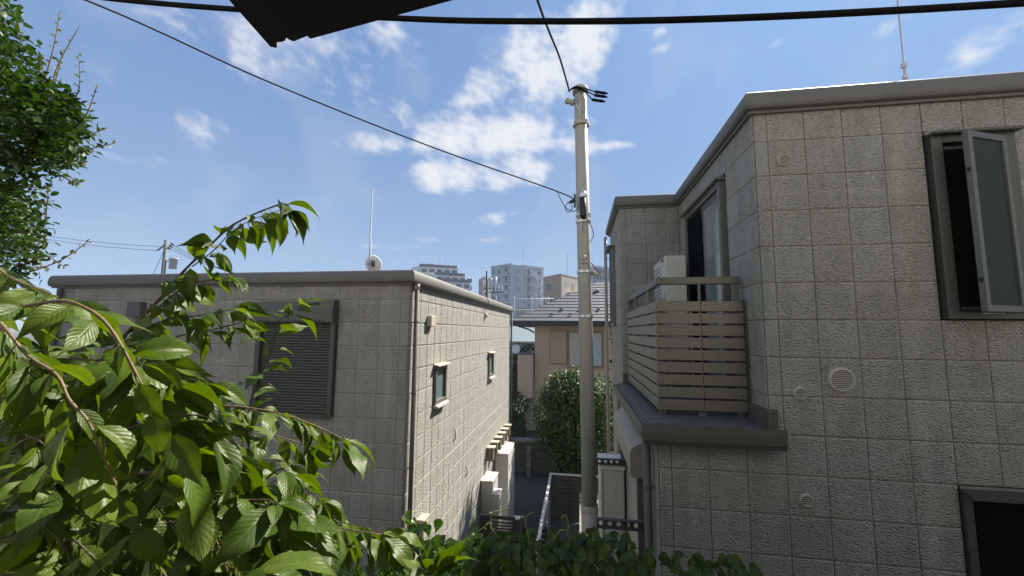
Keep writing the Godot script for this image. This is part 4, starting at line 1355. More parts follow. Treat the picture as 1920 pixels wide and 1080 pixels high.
# ---------------------------------------------------------------- the peach house behind
func make_peach_house():
	var zw := -18.5
	var gy := -5.55
	var t := thing("peach_house", "peach rendered house with grey slate hip roof beyond the alley", "house", Vector3(2.2, gy, -21.5))
	var xl := -1.92
	var xr := 6.5
	var zb := -25.0
	var mb := MB.new()
	mb.box(Vector3((xl + xr) * 0.5, (gy + 0.30) * 0.5, (zw + zb) * 0.5), Vector3(xr - xl, 0.30 - gy, zw - zb))
	part("wall", mb, M.peach_wall, t)
	mb = MB.new()
	mb.box(Vector3(-2.13, -3.9, zw - 0.55), Vector3(0.42, 3.3, 1.0))
	part("porch_wall", mb, M.peach_wall, t)
	# hip roof laid in slate courses
	var ex0 := -2.95
	var ex1 := 7.4
	var ez0 := -17.75
	var ez1 := -25.7
	var ey := 0.44
	var slope := 0.54
	mb = MB.new()
	mb.box(Vector3((ex0 + ex1) * 0.5, ey - 0.10, (ez0 + ez1) * 0.5), Vector3(ex1 - ex0, 0.20, ez0 - ez1), Basis(), 0.01)
	part("eave_fascia", mb, M.fascia_black, t)
	mb = MB.new(true)
	mb.tube([Vector3(-2.75, 0.27, -18.0), Vector3(-2.2, 0.10, -18.3), Vector3(xl - 0.02, -0.05, zw + 0.05)], 0.035, 8)
	part("eave_pipe", mb, M.fascia_black, t)
	mb = MB.new()
	var course := 0.30
	var k := 0
	while k < 13:
		var i0 := k * course
		var i1 := (k + 1) * course + 0.03
		var y0 := ey + i0 * slope + 0.03
		var y1 := ey + i1 * slope
		var a := [Vector3(ex0 + i0, y0, ez0 - i0), Vector3(ex1 - i0, y0, ez0 - i0), Vector3(ex1 - i0, y0, ez1 + i0), Vector3(ex0 + i0, y0, ez1 + i0)]
		var b := [Vector3(ex0 + i1, y1, ez0 - i1), Vector3(ex1 - i1, y1, ez0 - i1), Vector3(ex1 - i1, y1, ez1 + i1), Vector3(ex0 + i1, y1, ez1 + i1)]
		for s in 4:
			var e := (s + 1) % 4
			mb.quad(a[s], a[e], b[e], b[s], UP)
			var out: Vector3 = (a[s] + a[e]) * 0.5 - Vector3((ex0 + ex1) * 0.5, 0, (ez0 + ez1) * 0.5)
			mb.quad(a[s], a[e], a[e] - UP * 0.035, a[s] - UP * 0.035, Vector3(out.x, 0, out.z))
		k += 1
	mb.quad(Vector3(ex0 + 3.8, ey + 3.8 * slope, ez0 - 3.8), Vector3(ex1 - 3.8, ey + 3.8 * slope, ez0 - 3.8), Vector3(ex1 - 3.8, ey + 3.8 * slope, ez1 + 3.8), Vector3(ex0 + 3.8, ey + 3.8 * slope, ez1 + 3.8), UP)
	var roof := part("roof", mb, M.slate, t)
	# snow guards in two staggered rows
	for r in 2:
		for i in 7:
			var x := -0.95 + i * 0.82 + r * 0.41 - 0.2
			var d := 0.45 + r * 0.45
			if r == 1 and i == 6: continue
			mb = MB.new()
			var p := Vector3(x, ey + d * slope + 0.035, ez0 - d)
			mb.box(p + Vector3(0, 0.045, 0), Vector3(0.16, 0.07, 0.012), Basis(Vector3(1, 0, 0), 0.2))
			mb.box(p + Vector3(0, 0.0, -0.09), Vector3(0.04, 0.012, 0.24), Basis(Vector3(1, 0, 0), 0.49))
			part("snow_guard", mb, M.fascia_black, roof)
	for x in [0.95, 1.9]:
		mb = MB.new()
		mb.box(Vector3(x, ey + 2.9 * slope + 0.06, ez0 - 2.85), Vector3(0.22, 0.12, 0.22), Basis(UP, 0.7), 0.02)
		part("ridge_cap", mb, M.far_white, roof)
	# window with shutter box
	mb = MB.new()
	mb.box(Vector3(0.33, -0.76, zw + 0.03), Vector3(1.53, 1.60, 0.10), Basis(), 0.01)
	var w := part("window", mb, M.peach_dark, t)
	for s in [[-0.36, 0.30], [0.34, 1.02]]:
		mb = MB.new()
		mb.box(Vector3((s[0] + s[1]) * 0.5, -0.77, zw + 0.083), Vector3(s[1] - s[0], 1.44, 0.012))
		part("pane", mb, M.far_glass if s[0] > 0 else M.white_plastic, w)
	mb = MB.new(true)
	var pts := []
	for i in 25: pts.append(Vector3(0.36 + 0.64 * i / 24.0, 0, zw + 0.098 + 0.012 * sin(i * 1.9)))
	for i in 24: mb.quad(pts[i] - UP * 1.47, pts[i + 1] - UP * 1.47, pts[i + 1] - UP * 0.06, pts[i] - UP * 0.06, Vector3(0, 0, 1))
	part("curtain", mb, M.curtain, w)
	mb = MB.new()
	mb.box(Vector3(-0.86, -0.68, zw + 0.06), Vector3(0.76, 1.44, 0.14), Basis(), 0.01)
	var sb := part("shutter_box", mb, M.peach_dark, t)
	for i in 27:
		mb = MB.new()
		mb.box(Vector3(-0.86, -1.36 + i * 0.052, zw + 0.135), Vector3(0.70, 0.034, 0.018), Basis(Vector3(1, 0, 0), -0.4))
		part("slat", mb, M.peach_wall, sb)
	# jutting balcony
	mb = MB.new()
	mb.box(Vector3(-2.29, -1.95, zw - 0.35), Vector3(0.66, 1.86, 1.7), Basis(), 0.01)
	var bl := part("balcony", mb, M.peach_wall, t)
	mb = MB.new()
	mb.box(Vector3(-2.29, -1.0, zw - 0.35), Vector3(0.72, 0.06, 1.76), Basis(), 0.01)
	part("balcony_coping", mb, M.concrete, bl)
	var d := thing("small_dish", "small round satellite dish on the peach balcony wall", "dish", Vector3(-2.66, -0.97, zw + 0.3))
	mb = MB.new(true)
	mb.lathe([Vector2(0.0, 0.0), Vector2(0.12, 0.012), Vector2(0.22, 0.05), Vector2(0.225, 0.06), Vector2(0.12, 0.03), Vector2(0.0, 0.02)], Transform3D(Basis(Vector3(1, 0, 0), PI / 2 - 0.4) * Basis(Vector3(0, 0, 1), 0.2), Vector3(-2.70, -0.80, zw + 0.40)), 24)
	part("dish", mb, M.far_white, d)
	mb = MB.new(true)
	mb.tube([Vector3(-2.58, -0.97, zw + 0.3), Vector3(-2.58, -0.78, zw + 0.3), Vector3(-2.68, -0.79, zw + 0.36)], 0.02, 8)
	part("mast", mb, M.far_white, d)

# ---------------------------------------------------------------- distant buildings
# footprint from left, nearest and right corner; faces 0 = left, 1 = right
func far_block(t: Node3D, called: String, L: Vector3, C: Vector3, R: Vector3, top: float, bottom: float, m: Material) -> Array:
	var B := L + R - C
	var mb := MB.new()
	var ctr := (L + R) * 0.5
	var c4 := [L, C, R, B]
	for i in 4:
		var p: Vector3 = c4[i]
		var q: Vector3 = c4[(i + 1) % 4]
		var n := ((p + q) * 0.5 - ctr)
		n.y = 0
		mb.quad(Vector3(p.x, bottom, p.z), Vector3(q.x, bottom, q.z), Vector3(q.x, top, q.z), Vector3(p.x, top, p.z), n)
	mb.quad(Vector3(L.x, top, L.z), Vector3(C.x, top, C.z), Vector3(R.x, top, R.z), Vector3(B.x, top, B.z), UP)
	var o := part(called, mb, m, t)
	var out := []
	for e in [[L, C], [C, R]]:
		var u: Vector3 = e[1] - e[0]
		u.y = 0
		var ln := u.length()
		u = u.normalized()
		var n := Vector3(-u.z, 0, u.x)
		if n.dot((e[0] + e[1]) * 0.5 - ctr) < 0: n = -n
		out.append({"o": Vector3(e[0].x, 0, e[0].z), "u": u, "n": n, "len": ln, "node": o})
	return out

func fbox(mb: MB, f: Dictionary, u0: float, u1: float, y0: float, y1: float, n0: float, n1: float):
	var c: Vector3 = f.o + f.u * (u0 + u1) * 0.5 + UP * (y0 + y1) * 0.5 + f.n * (n0 + n1) * 0.5
	mb.box(c, Vector3(u1 - u0, y1 - y0, n1 - n0), Basis(f.u, UP, f.u.cross(UP)))

func fpart(called: String, f: Dictionary, u0: float, u1: float, y0: float, y1: float, n0: float, n1: float, m: Material, parent: Node) -> MeshInstance3D:
	var mb := MB.new()
	fbox(mb, f, u0, u1, y0, y1, n0, n1)
	return part(called, mb, m, parent)

func far_window(f: Dictionary, u0: float, u1: float, y0: float, y1: float, parent: Node):
	var mb := MB.new()
	fbox(mb, f, u0 - 0.12, u1 + 0.12, y0 - 0.12, y0, -0.1, 0.14)
	fbox(mb, f, u0 - 0.12, u1 + 0.12, y1, y1 + 0.12, -0.1, 0.14)
	fbox(mb, f, u0 - 0.12, u0, y0, y1, -0.1, 0.138)
	fbox(mb, f, u1, u1 + 0.12, y0, y1, -0.1, 0.138)
	var w := part("window", mb, M.far_grey, parent)
	fpart("pane", f, u0, u1, y0, y1, -0.05, 0.03, M.far_glass, w)

func make_far_buildings():
	var gy := -5.55
	# grey block with an outside stair
	var t := thing("apartment_block", "blue-grey apartment block with a white zigzag outside stair", "apartment block", Vector3(-23, gy, -137))
	var L := on_z(920, 560, -136.0)
	var C := on_z(956, 560, -130.0)
	var R := on_z(1019, 560, -141.7)
	var top := 21.7
	var f := far_block(t, "wall", L, C, R, top, gy, M.far_grey2)
	var fl: Dictionary = f[0]
	var fr: Dictionary = f[1]
	for i in 6:
		var y := top - 1.6 - i * 2.95
		# balconies at the corner of the left face
		var bl := fpart("balcony", fl, fl.len - 3.2, fl.len - 0.6, y - 2.0, y - 0.9, 0.0, 1.1, M.far_grey, t)
		fpart("slab", fl, fl.len - 3.4, fl.len - 0.4, y - 2.25, y - 2.0, 0.0, 1.25, M.far_white, bl)
		fpart("door", fl, fl.len - 2.3, fl.len - 1.3, y - 0.9, y + 0.6, 0.0, 0.05, M.far_glass, bl)
		far_window(fl, fl.len - 5.9, fl.len - 5.1, y - 0.9, y + 0.2, t)
		far_window(fl, 1.2, 1.8, y - 0.9, y + 0.6, t)
		# faint recessed shutters on the right face
		fpart("shutter", fr, 2.0, 4.5, y - 1.4, y + 0.4, 0.0, 0.06, M.far_grey, t)
		fpart("sill", fr, 1.8, 4.7, y - 1.6, y - 1.4, 0.0, 0.12, M.far_white, t)
		fpart("door", fr, fr.len * 0.50, fr.len * 0.50 + 1.1, y - 1.2, y + 0.6, 0.0, 0.06, M.far_glass, t)
		far_window(fr, fr.len * 0.83, fr.len * 0.83 + 0.9, y - 0.6, y + 0.6, t)
		# stair flight
		var mb := MB.new()
		var a: Vector3 = fr.o + fr.u * (fr.len * 0.52) + fr.n * 1.2 + UP * (y - 1.5)
		var b: Vector3 = fr.o + fr.u * (fr.len * 0.88) + fr.n * 1.2 + UP * (y - 1.5 - 2.95)
		var a2: Vector3 = fr.o + fr.u * (fr.len * 0.62) + fr.n * 1.2 + UP * (y - 1.5)
		var b2: Vector3 = fr.o + fr.u * (fr.len * 0.80) + fr.n * 1.2 + UP * (y - 4.3)
		mb.bar(a, a2, 1.0, 0.5)
		mb.bar(a2, b2, 1.0, 0.5)
		mb.bar(b2, b, 1.0, 0.5)
		part("stair_flight", mb, M.far_white, t)
		fpart("landing", fr, fr.len * 0.46, fr.len * 0.60, y - 1.5, y - 1.25, 0.0, 1.7, M.far_white, t)
	fpart("stair_post", fr, fr.len * 0.86, fr.len * 0.875, gy, top, 1.4, 1.7, M.far_white, t)
	fpart("stair_post", fr, fr.len * 0.45, fr.len * 0.462, gy, top + 0.1, 0.1, 0.4, M.far_white, t)
	fpart("parapet", fr, fr.len * 0.36, fr.len + 0.2, top, top + 0.45, -1.0, 0.3, M.far_white, t)
	fpart("parapet", fl, -0.1, fl.len - 0.02, top, top + 0.3, -0.6, 0.1, M.far_grey, t)
	fpart("canopy", fl, fl.len - 3.6, fl.len - 0.2, top - 0.4, top - 0.15, 0.0, 1.6, M.far_white, t)
	var mb := MB.new()
	mb.box(C + Vector3(3.5, top + 3.3 - C.y, -6), Vector3(0.12, 6.6, 0.12))
	part("mast", mb, M.far_grey, t)
	# lower beige neighbour on the left
	t = thing("apartment_block", "beige apartment block half hidden left of the blue-grey block", "apartment block", Vector3(-31, gy, -150))
	L = on_z(897, 560, -150.0)
	C = on_z(906, 560, -146.0)
	R = on_z(928, 560, -152.0)
	f = far_block(t, "wall", L, C, R, 19.6, gy, M.far_beige)
	for i in 5:
		var y := 17.4 - i * 3.0
		far_window(f[0], 0.9, 2.6, y - 0.9, y + 0.8, t)
		far_window(f[1], 1.0, 1.8, y - 1.6, y - 0.2, t)
	fpart("parapet", f[1], 0.0, f[1].len, 19.6, 20.0, -0.5, 0.15, M.far_beige, t)
	# brick-coloured block
	t = thing("apartment_block", "brown brick apartment block behind the slate hip roof", "apartment block", Vector3(-3, gy, -100))
	L = on_z(1019, 560, -104.0)
	C = on_z(1052, 560, -98.0)
	R = on_z(1090, 560, -107.0)
	top = 13.6
	f = far_block(t, "wall", L, C, R, top, gy, M.far_brick)
	fl = f[0]
	fr = f[1]
	fpart("pale_face", fr, 0.02, fr.len - 0.02, gy, top - 0.4, 0.0, 0.12, M.far_beige, t)
	fpart("parapet", fl, -0.1, fl.len, top, top + 0.25, -0.4, 0.12, M.far_beige, t)
	fpart("parapet", fr, 0.0, fr.len, top - 0.02, top + 0.23, -0.4, 0.14, M.far_beige, t)
	far_window(fl, 1.7, 3.1, top - 3.3, top - 1.9, t)
	for i in 3:
		var y := top - 5.2 - i * 3.0
		far_window(fl, 2.6, 3.2, y - 1.2, y + 0.2, t)
		far_window(fl, 3.4, 4.2, y - 1.2, y + 0.2, t)
		far_window(fl, 0.3, 0.9, y - 1.4, y - 0.2, t)
		far_window(fr, 1.0, 1.9, y - 1.0, y + 0.2, t)
		var b := fpart("balcony", fr, 3.2, fr.len - 0.3, y - 1.6, y - 0.6, 0.12, 1.2, M.far_beige, t)
		fpart("opening", fr, 3.4, fr.len - 0.5, y - 0.6, y + 0.8, 0.12, 0.16, M.far_glass, b)
		fpart("slab", fr, 2.6, fr.len, y + 0.9, y + 1.15, 0.12, 1.3, M.far_beige, b)
	for u in [1.6, 3.0]: far_window(fr, u, u + 0.5, top - 2.6, top - 1.8, t)
	fpart("opening", fr, 5.0, 6.4, top - 3.6, top - 1.6, 0.12, 0.17, M.far_brick, t)
	mb = MB.new()
	mb.box(C + Vector3(1.4, top + 3.2 - C.y, -4.5), Vector3(0.08, 6.4, 0.08))
	part("mast", mb, M.far_grey, t)
	# latticed block at the right
	t = thing("apartment_block", "mauve-grey office block with a grid of small windows behind the pole", "apartment block", Vector3(8, gy, -165))
	L = on_z(1098, 560, -168.0)
	C = on_z(1110, 560, -163.0)
	R = on_z(1160, 560, -172.0)
	top = 26.0
	f = far_block(t, "wall", L, C, R, top, gy, M.far_mauve)
	fr = f[1]
	for i in 8:
		var y := top - 1.3 - i * 2.7
		for j in 6:
			fpart("window", fr, 0.5 + j * 1.7, 1.6 + j * 1.7, y - 1.2, y + 0.2, 0.0, 0.06, M.far_glass, t)
	for j in 7: fpart("pilaster", fr, 0.02 + j * 1.7, 0.32 + j * 1.7, gy, top, 0.0, 0.35, M.far_mauve, t)
	fpart("roof_rail", fr, 0.0, fr.len, top + 0.3, top + 0.42, 0.0, 0.1, M.far_grey, t)
	# stepped white terraces at the left
	t = thing("apartment_block", "white stepped terrace block with brown sloping roofs above the low gutter", "apartment block", Vector3(-45, gy, -150))
	var steps := [[770.0, 858.0, 499.0, 3.0], [800.0, 872.0, 514.0, 0.0], [790.0, 882.0, 526.0, -3.0]]
	for k in 3:
		var s: Array = steps[k]
		var z := -152.0 + k * 4.0
		L = on_z(s[0], 560, z - 3.0)
		C = on_z(s[0] + 14.0, 560, z)
		R = on_z(s[1], 560, z - 7.0)
		top = on_z(s[0] + 14.0, s[2], z).y
		f = far_block(t, "wall", L, C, R, top, gy, M.far_white)
		fr = f[1]
		fpart("sloping_roof", fr, 0.2 + k * 0.4, fr.len * 0.96, top - 0.1, top + 0.9, -3.0, 0.5, M.far_roof, t)
		for i in 3:
			var y := top - 1.8 - i * 2.9
			fpart("balcony", fr, 0.4, fr.len * 0.98, y - 1.6, y - 0.6, 0.1, 1.4, M.far_white, t)
			for j in 5: fpart("pane", fr, 1.0 + j * 3.0, 3.0 + j * 3.0, y - 0.6, y + 0.9, 0.0, 0.08, M.far_glass, t)
	for x in [835.0, 822.0]:
		mb = MB.new()
		var p := on_z(x, 500, -156.0)
		mb.box(p + UP * 2.0, Vector3(0.14, 6.5, 0.14))
		part("mast", mb, M.far_grey, t)
	for x in [805.0, 811.0]:
		mb = MB.new(true)
		var p := on_z(x, 497, -155.0)
		mb.lathe([Vector2(0, -0.9), Vector2(0.55, -0.75), Vector2(0.75, -0.2), Vector2(0.6, 0.4), Vector2(0, 0.7)], Transform3D(Basis(), p), 10)
		mb.box(p - UP * 1.6, Vector3(0.2, 2.4, 0.2))
		part("roof_tank", mb, M.far_roof, t)
	# scaffolding and a flat grey roof in the middle distance
	t = thing("flat_building", "low grey flat-roofed building under scaffolding behind the white gutter", "building", Vector3(-6.6, gy, -42))
	mb = MB.new()
	mb.box(Vector3(-7.4, -1.6, -45.0), Vector3(10.5, 7.9, 6.0))
	part("wall", mb, M.far_grey, t)
	mb = MB.new()
	mb.box(Vector3(-7.4, 2.42, -45.0), Vector3(10.7, 0.14, 6.2))
	part("roof", mb, M.far_mauve, t)
	t = thing("scaffold", "grey tube scaffolding along the flat roof behind the white gutter", "scaffold", Vector3(-6.6, gy, -41.5))
	for x in [-10.2, -8.3, -6.4, -4.6, -2.9]:
		mb = MB.new(true)
		mb.tube([Vector3(x, gy, -41.4), Vector3(x, 3.6, -41.4)], 0.05, 6)
		part("standard", mb, M.far_steel, t)
	for y in [0.2, 1.2, 2.1, 3.2]:
		mb = MB.new(true)
		mb.tube([Vector3(-10.6, y, -41.3), Vector3(-2.4, y + 0.1, -41.3)], 0.045, 6)
		part("ledger", mb, M.far_steel, t)
	mb = MB.new(true)
	mb.tube([Vector3(-5.6, 0.6, -41.2), Vector3(-4.7, 1.9, -41.2)], 0.09, 6)
	mb.tube([Vector3(-3.4, 3.5, -41.2), Vector3(-2.7, 2.2, -41.2)], 0.05, 6)
	part("brace", mb, M.far_white, t)
	# pale sheet roof below it
	t = thing("sheet_roof", "pale blue sheet canopy on thin posts left of the slate roof", "canopy", Vector3(-5.2, gy, -33))
	mb = MB.new()
	mb.box(Vector3(-5.6, 0.15, -34.0), Vector3(5.4, 0.05, 6.0), Basis(Vector3(1, 0, 0), 0.32))
	part("sheet", mb, M.pale_sheet, t)
	mb = MB.new()
	mb.box(Vector3(-5.6, -1.4, -34.5), Vector3(5.2, 1.0, 0.05))
	part("side_sheet", mb, M.pale_sheet, t)
	for x in [-6.9, -5.6, -4.3, -3.2]:
		mb = MB.new(true)
		mb.tube([Vector3(x, gy, -31.4), Vector3(x, -0.75, -31.4)], 0.04, 6)
		part("post", mb, M.far_grey, t)
	mb = MB.new(true)
	mb.tube([Vector3(-8.2, -0.82, -31.3), Vector3(-2.9, -0.82, -31.3)], 0.05, 6)
	mb.tube([Vector3(-8.2, -1.5, -31.3), Vector3(-2.9, -1.5, -31.3)], 0.04, 6)
	part("rail", mb, M.far_grey, t)

func make_far_poles():
	# utility pole beyond the low roof
	var p := cam_at(312, 450, 34.0)
	var t := thing("utility_pole", "distant concrete utility pole with transformer above the low roof", "utility pole", Vector3(p.x, -5.55, p.z))
	var mb := MB.new(true)
	mb.tube([Vector3(p.x, -5.55, p.z), p], [0.19, 0.14], 12)
	part("shaft", mb, M.concrete, t)
	mb = MB.new(true)
	var q := cam_at(325, 494, 34.0)
	mb.lathe([Vector2(0, -0.45), Vector2(0.28, -0.45), Vector2(0.28, 0.35), Vector2(0.33, 0.36), Vector2(0.33, 0.42), Vector2(0, 0.45)], Transform3D(Basis(), q), 14)
	part("transformer", mb, M.far_steel, t)
	mb = MB.new()
	mb.bar(p - UP * 0.9 + Vector3(-0.55, 0, 0.2), p - UP * 0.45 + Vector3(0.0, 0, 0.1), 0.12, 0.10)
	mb.bar(p - UP * 0.75 + Vector3(0.1, 0, 0.1), p - UP * 0.75 + Vector3(0.75, 0, 0.1), 0.10, 0.09)
	mb.bar(q + Vector3(-0.7, 0.2, 0), q + Vector3(0.0, 0.2, 0), 0.08, 0.08)
	part("cross_arm", mb, M.far_grey, t)
	for k in 3:
		mb = MB.new(true)
		var b := p - UP * (0.72 - k * 0.16) + Vector3(0.45 + k * 0.14, 0, 0.1)
		mb.lathe([Vector2(0, -0.12), Vector2(0.09, -0.1), Vector2(0.05, 0), Vector2(0.09, 0.1), Vector2(0, 0.14)], Transform3D(Basis(Vector3(0, 0, 1), 1.0), b), 10)
		part("insulator", mb, M.fascia_black, t)
	for k in 3:
		var g := "wires of the distant pole to the right"
		var a := p - UP * (0.72 - k * 0.16) + Vector3(0.5 + k * 0.14, 0, 0.1)
		var e := cam_at(560, 523 + k * 5, 30.0)
		w2(a, e, 0.7, "thin wire running right from the distant utility pole", g)
	for k in 2:
		w2(p - UP * (0.55 + k * 0.35) + Vector3(-0.5, 0, 0.1), cam_at(-40, 417 + k * 5, 38.0), 0.4, "thin wire running left from the distant utility pole", "wires of the distant pole to the left")
	w2(p - UP * 0.9 + Vector3(-0.15, 0, 0), cam_at(285, 520, 34.0), 0.0, "slanting stay wire of the distant utility pole", "")
	# second pole right behind the lit gutter
	p = cam_at(917, 508, 60.0)
	t = thing("utility_pole", "dark far utility pole with transformer in front of the blue-grey block", "utility pole", Vector3(p.x, -5.55, p.z))
	mb = MB.new(true)
	mb.tube([Vector3(p.x - 0.3, -5.55, p.z), p + Vector3(-0.3, 0, 0)], [0.2, 0.16], 10)
	part("shaft", mb, M.fascia_black, t)
	mb = MB.new(true)
	mb.lathe([Vector2(0, -0.9), Vector2(0.32, -0.9), Vector2(0.34, 0.5), Vector2(0, 0.55)], Transform3D(Basis(), p + Vector3(0.3, -1.6, 0)), 12)
	mb.lathe([Vector2(0, -0.9), Vector2(0.24, -0.9), Vector2(0.24, 0.6), Vector2(0, 0.65)], Transform3D(Basis(), p + Vector3(0.95, -1.5, -0.1)), 12)
	part("transformer", mb, M.far_steel, t)
	mb = MB.new()
	for k in 4: mb.bar(p + Vector3(-0.9 + k * 0.4, -2.6 - (k % 2) * 0.5, 0), p + Vector3(1.1 + k * 0.4, -2.7 - (k % 2) * 0.5, 0), 0.12, 0.10)
	part("cross_arm", mb, M.fascia_black, t)
	for k in 4:
		mb = MB.new(true)
		mb.tube([p + Vector3(0.5 + k * 0.5, -3.0, 0.1), p + Vector3(0.5 + k * 0.5, -2.2, 0.1)], [0.12, 0.06], 8)
		part("insulator", mb, M.far_white, t)

func w2(a: Vector3, b: Vector3, sag: float, label: String, group: String):
	var t := thing("distant_wire", label, "wire", a, group)
	var pts := []
	for i in 17:
		var s := i / 16.0
		pts.append(a.lerp(b, s) - UP * sag * 4.0 * s * (1.0 - s))
	var mb := MB.new(true)
	mb.tube(pts, 0.018, 5)
	part("strand", mb, M.grey_cable, t)

# ---------------------------------------------------------------- eave over the camera, with an unseen shed and house added to shape the light
func make_eave_and_helpers():
	var sd := thing("added_shed", "dark timber shed added out of view to darken the lower right wall", "shed", Vector3(3.4, -1.95, -0.35))  # unseen shed added to block sky light from the lower right wall
	var sb := MB.new()
	sb.box(Vector3(3.5, -0.85, -0.35), Vector3(3.4, 2.2, 1.7), Basis(), 0.02)
	part("wall", sb, M.brown_slat, sd)
	sb = MB.new()
	sb.box(Vector3(3.5, 0.29, -0.35), Vector3(3.6, 0.08, 1.9), Basis(), 0.02)
	part("roof", sb, M.gutter_dark, sd)
	# corner of the eave, seen from below, with two chips in its front edge
	var y := 1.5
	var c := Vector3(-1.566, y, -1.777)
	var ex := Vector3(0.723, 0, 0.118).normalized()
	var ez := Vector3(0.037, 0, 0.269).normalized()
	var t := thing("porch_roof", "black eave corner with chipped edge hanging over the top of the view", "roof", c)
	# outline of the board in (along front edge, back)
	var pts := [Vector2(0.03, 0.0), Vector2(0.055, 0.035), Vector2(0.085, 0.028), Vector2(0.11, 0.03), Vector2(0.125, 0.046), Vector2(0.135, 0.028), Vector2(0.15, 0.012), Vector2(0.245, 0.022), Vector2(0.248, 0.005), Vector2(0.255, 0.0), Vector2(1.6, 0.0), Vector2(3.6, 0.0), Vector2(3.6, 2.6), Vector2(0.0, 2.6), Vector2(0.0, 0.018)]
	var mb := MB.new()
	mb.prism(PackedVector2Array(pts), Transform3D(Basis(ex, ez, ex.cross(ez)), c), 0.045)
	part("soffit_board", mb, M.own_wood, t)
	mb = MB.new()
	for k in 5:
		var a: Vector3 = c + ex * (0.5 + k * 0.7) + ez * 0.15 + UP * 0.085
		mb.bar(a, a + ez * 2.3, 0.05, 0.07)
	part("rafter", mb, M.own_wood, t)
	mb = MB.new()
	var m0: Vector3 = c + ex * 1.8 + ez * 1.4 + UP * 0.15
	mb.box(m0, Vector3(3.4, 0.03, 2.3), Basis(ex, UP, ex.cross(UP)))
	part("roof_sheet", mb, M.gutter_dark, t)
	# unseen pale house added behind the camera to bounce sunlight onto the shaded walls
	t = thing("added_bounce_house", "pale plastered house added unseen behind the camera to bounce light on the shaded walls", "house", Vector3(2.6, -1.95, 3.6))
	var bs := Basis(UP, -0.16)
	mb = MB.new()
	mb.box(Vector3(2.2, 2.35, 3.4), Vector3(19.0, 8.8, 3.6), bs)
	part("wall", mb, M.bounce_plaster, t)
	mb = MB.new()
	mb.box(Vector3(2.2, 6.82, 3.4), Vector3(19.6, 0.14, 4.2), bs)
	part("roof", mb, M.slate, t)
	for x in [-1.6, 1.6, 4.8]:
		mb = MB.new()
		mb.box(Vector3(2.2, 0, 3.4) + bs * Vector3(x, 3.4, -1.82), Vector3(1.5, 1.2, 0.08), bs, 0.01)
		var w := part("window", mb, M.frame_mid, t)
		mb = MB.new()
		mb.box(Vector3(2.2, 0, 3.4) + bs * Vector3(x, 3.4, -1.865), Vector3(1.36, 1.06, 0.01), bs)
		part("pane", mb, M.frosted_dark, w)

# ---------------------------------------------------------------- plants
# a leaf of length 1 along +X, blade in XZ, upper side +Y, with a short stalk behind the origin
func leaf_mesh(width: Array, segs: int, across: int, wmax: float, fold: float, droop: float, twist: float, wave: float, serr: float, stalk: float) -> ArrayMesh:
	var st := SurfaceTool.new()
	st.begin(Mesh.PRIMITIVE_TRIANGLES)
	st.set_smooth_group(0)
	var rows := []
	var p := Vector3.ZERO
	var ang := 0.0
	for i in segs + 1:
		var t := float(i) / segs
		var fi := t * (width.size() - 1)
		var k: int = min(int(fi), width.size() - 2)
		var w: float = lerp(float(width[k]), float(width[k + 1]), fi - k) * wmax
		if serr > 0.0 and i > 0 and i < segs: w *= 1.0 + (serr if i % 2 else -serr)
		ang = droop * t * (0.4 + 0.6 * t)
		var dir := Vector3(cos(ang), -sin(ang), 0)
		if i > 0: p += dir / segs
		var nrm := Vector3(sin(ang), cos(ang), 0)
		var row := []
		for j in range(-across, across + 1):
			var s := float(j) / across
			var side := Vector3(0, 0, 1).rotated(dir, twist * t)
			var nn := nrm.rotated(dir, twist * t)
			var lift: float = fold * absf(s) * w * (1.0 - 0.35 * absf(s)) + wave * absf(s) * w * sin(t * 15.0 + (2.0 if s > 0 else 0.0))
			row.append([p + side * s * w + nn * lift, Vector2(t, 0.5 + s * 0.5)])
		rows.append(row)
	for i in segs:
		for j in across * 2:
			var q := [rows[i][j], rows[i + 1][j], rows[i + 1][j + 1], rows[i][j + 1]]
			for x in [0, 2, 1, 0, 3, 2]:
				# clockwise from above
				st.set_uv(q[x][1])
				st.add_vertex(q[x][0])
	if stalk > 0.0:
		var r := 0.009
		var a := Vector3(-stalk, stalk * 0.25, 0)
		for j in 3:
			var a0 := TAU * j / 3.0
			var a1 := TAU * (j + 1) / 3.0
			var d0 := Vector3(0, cos(a0), sin(a0)) * r
			var d1 := Vector3(0, cos(a1), sin(a1)) * r
			for v in [a + d0, a + d1, d1, a + d0, d1, d0]:
				st.set_uv(Vector2(0.02, 0.5))
				st.add_vertex(v)
	st.generate_normals()
	st.index()
	return st.commit()

func leaf_xf(at: Vector3, dir: Vector3, face: Vector3, size: float) -> Transform3D:
	var x := dir.normalized()
	var y := face - x * face.dot(x)
	if y.length() < 0.02: y = x.cross(Vector3(0.3, 0.2, 0.9))
	y = y.normalized()
	return Transform3D(Basis(x, y, x.cross(y)) * size, at)

func rv(a: float) -> Vector3: return Vector3(rng.randf_range(-a, a), rng.randf_range(-a, a), rng.randf_range(-a, a))

const CHERRY := [0.0, 0.38, 0.68, 0.88, 0.98, 1.0, 0.93, 0.80, 0.62, 0.42, 0.23, 0.11, 0.045, 0.0]
const HEART := [0.35, 0.92, 1.0, 0.90, 0.72, 0.53, 0.35, 0.20, 0.09, 0.0]
const OVAL := [0.0, 0.75, 1.0, 0.8, 0.0]

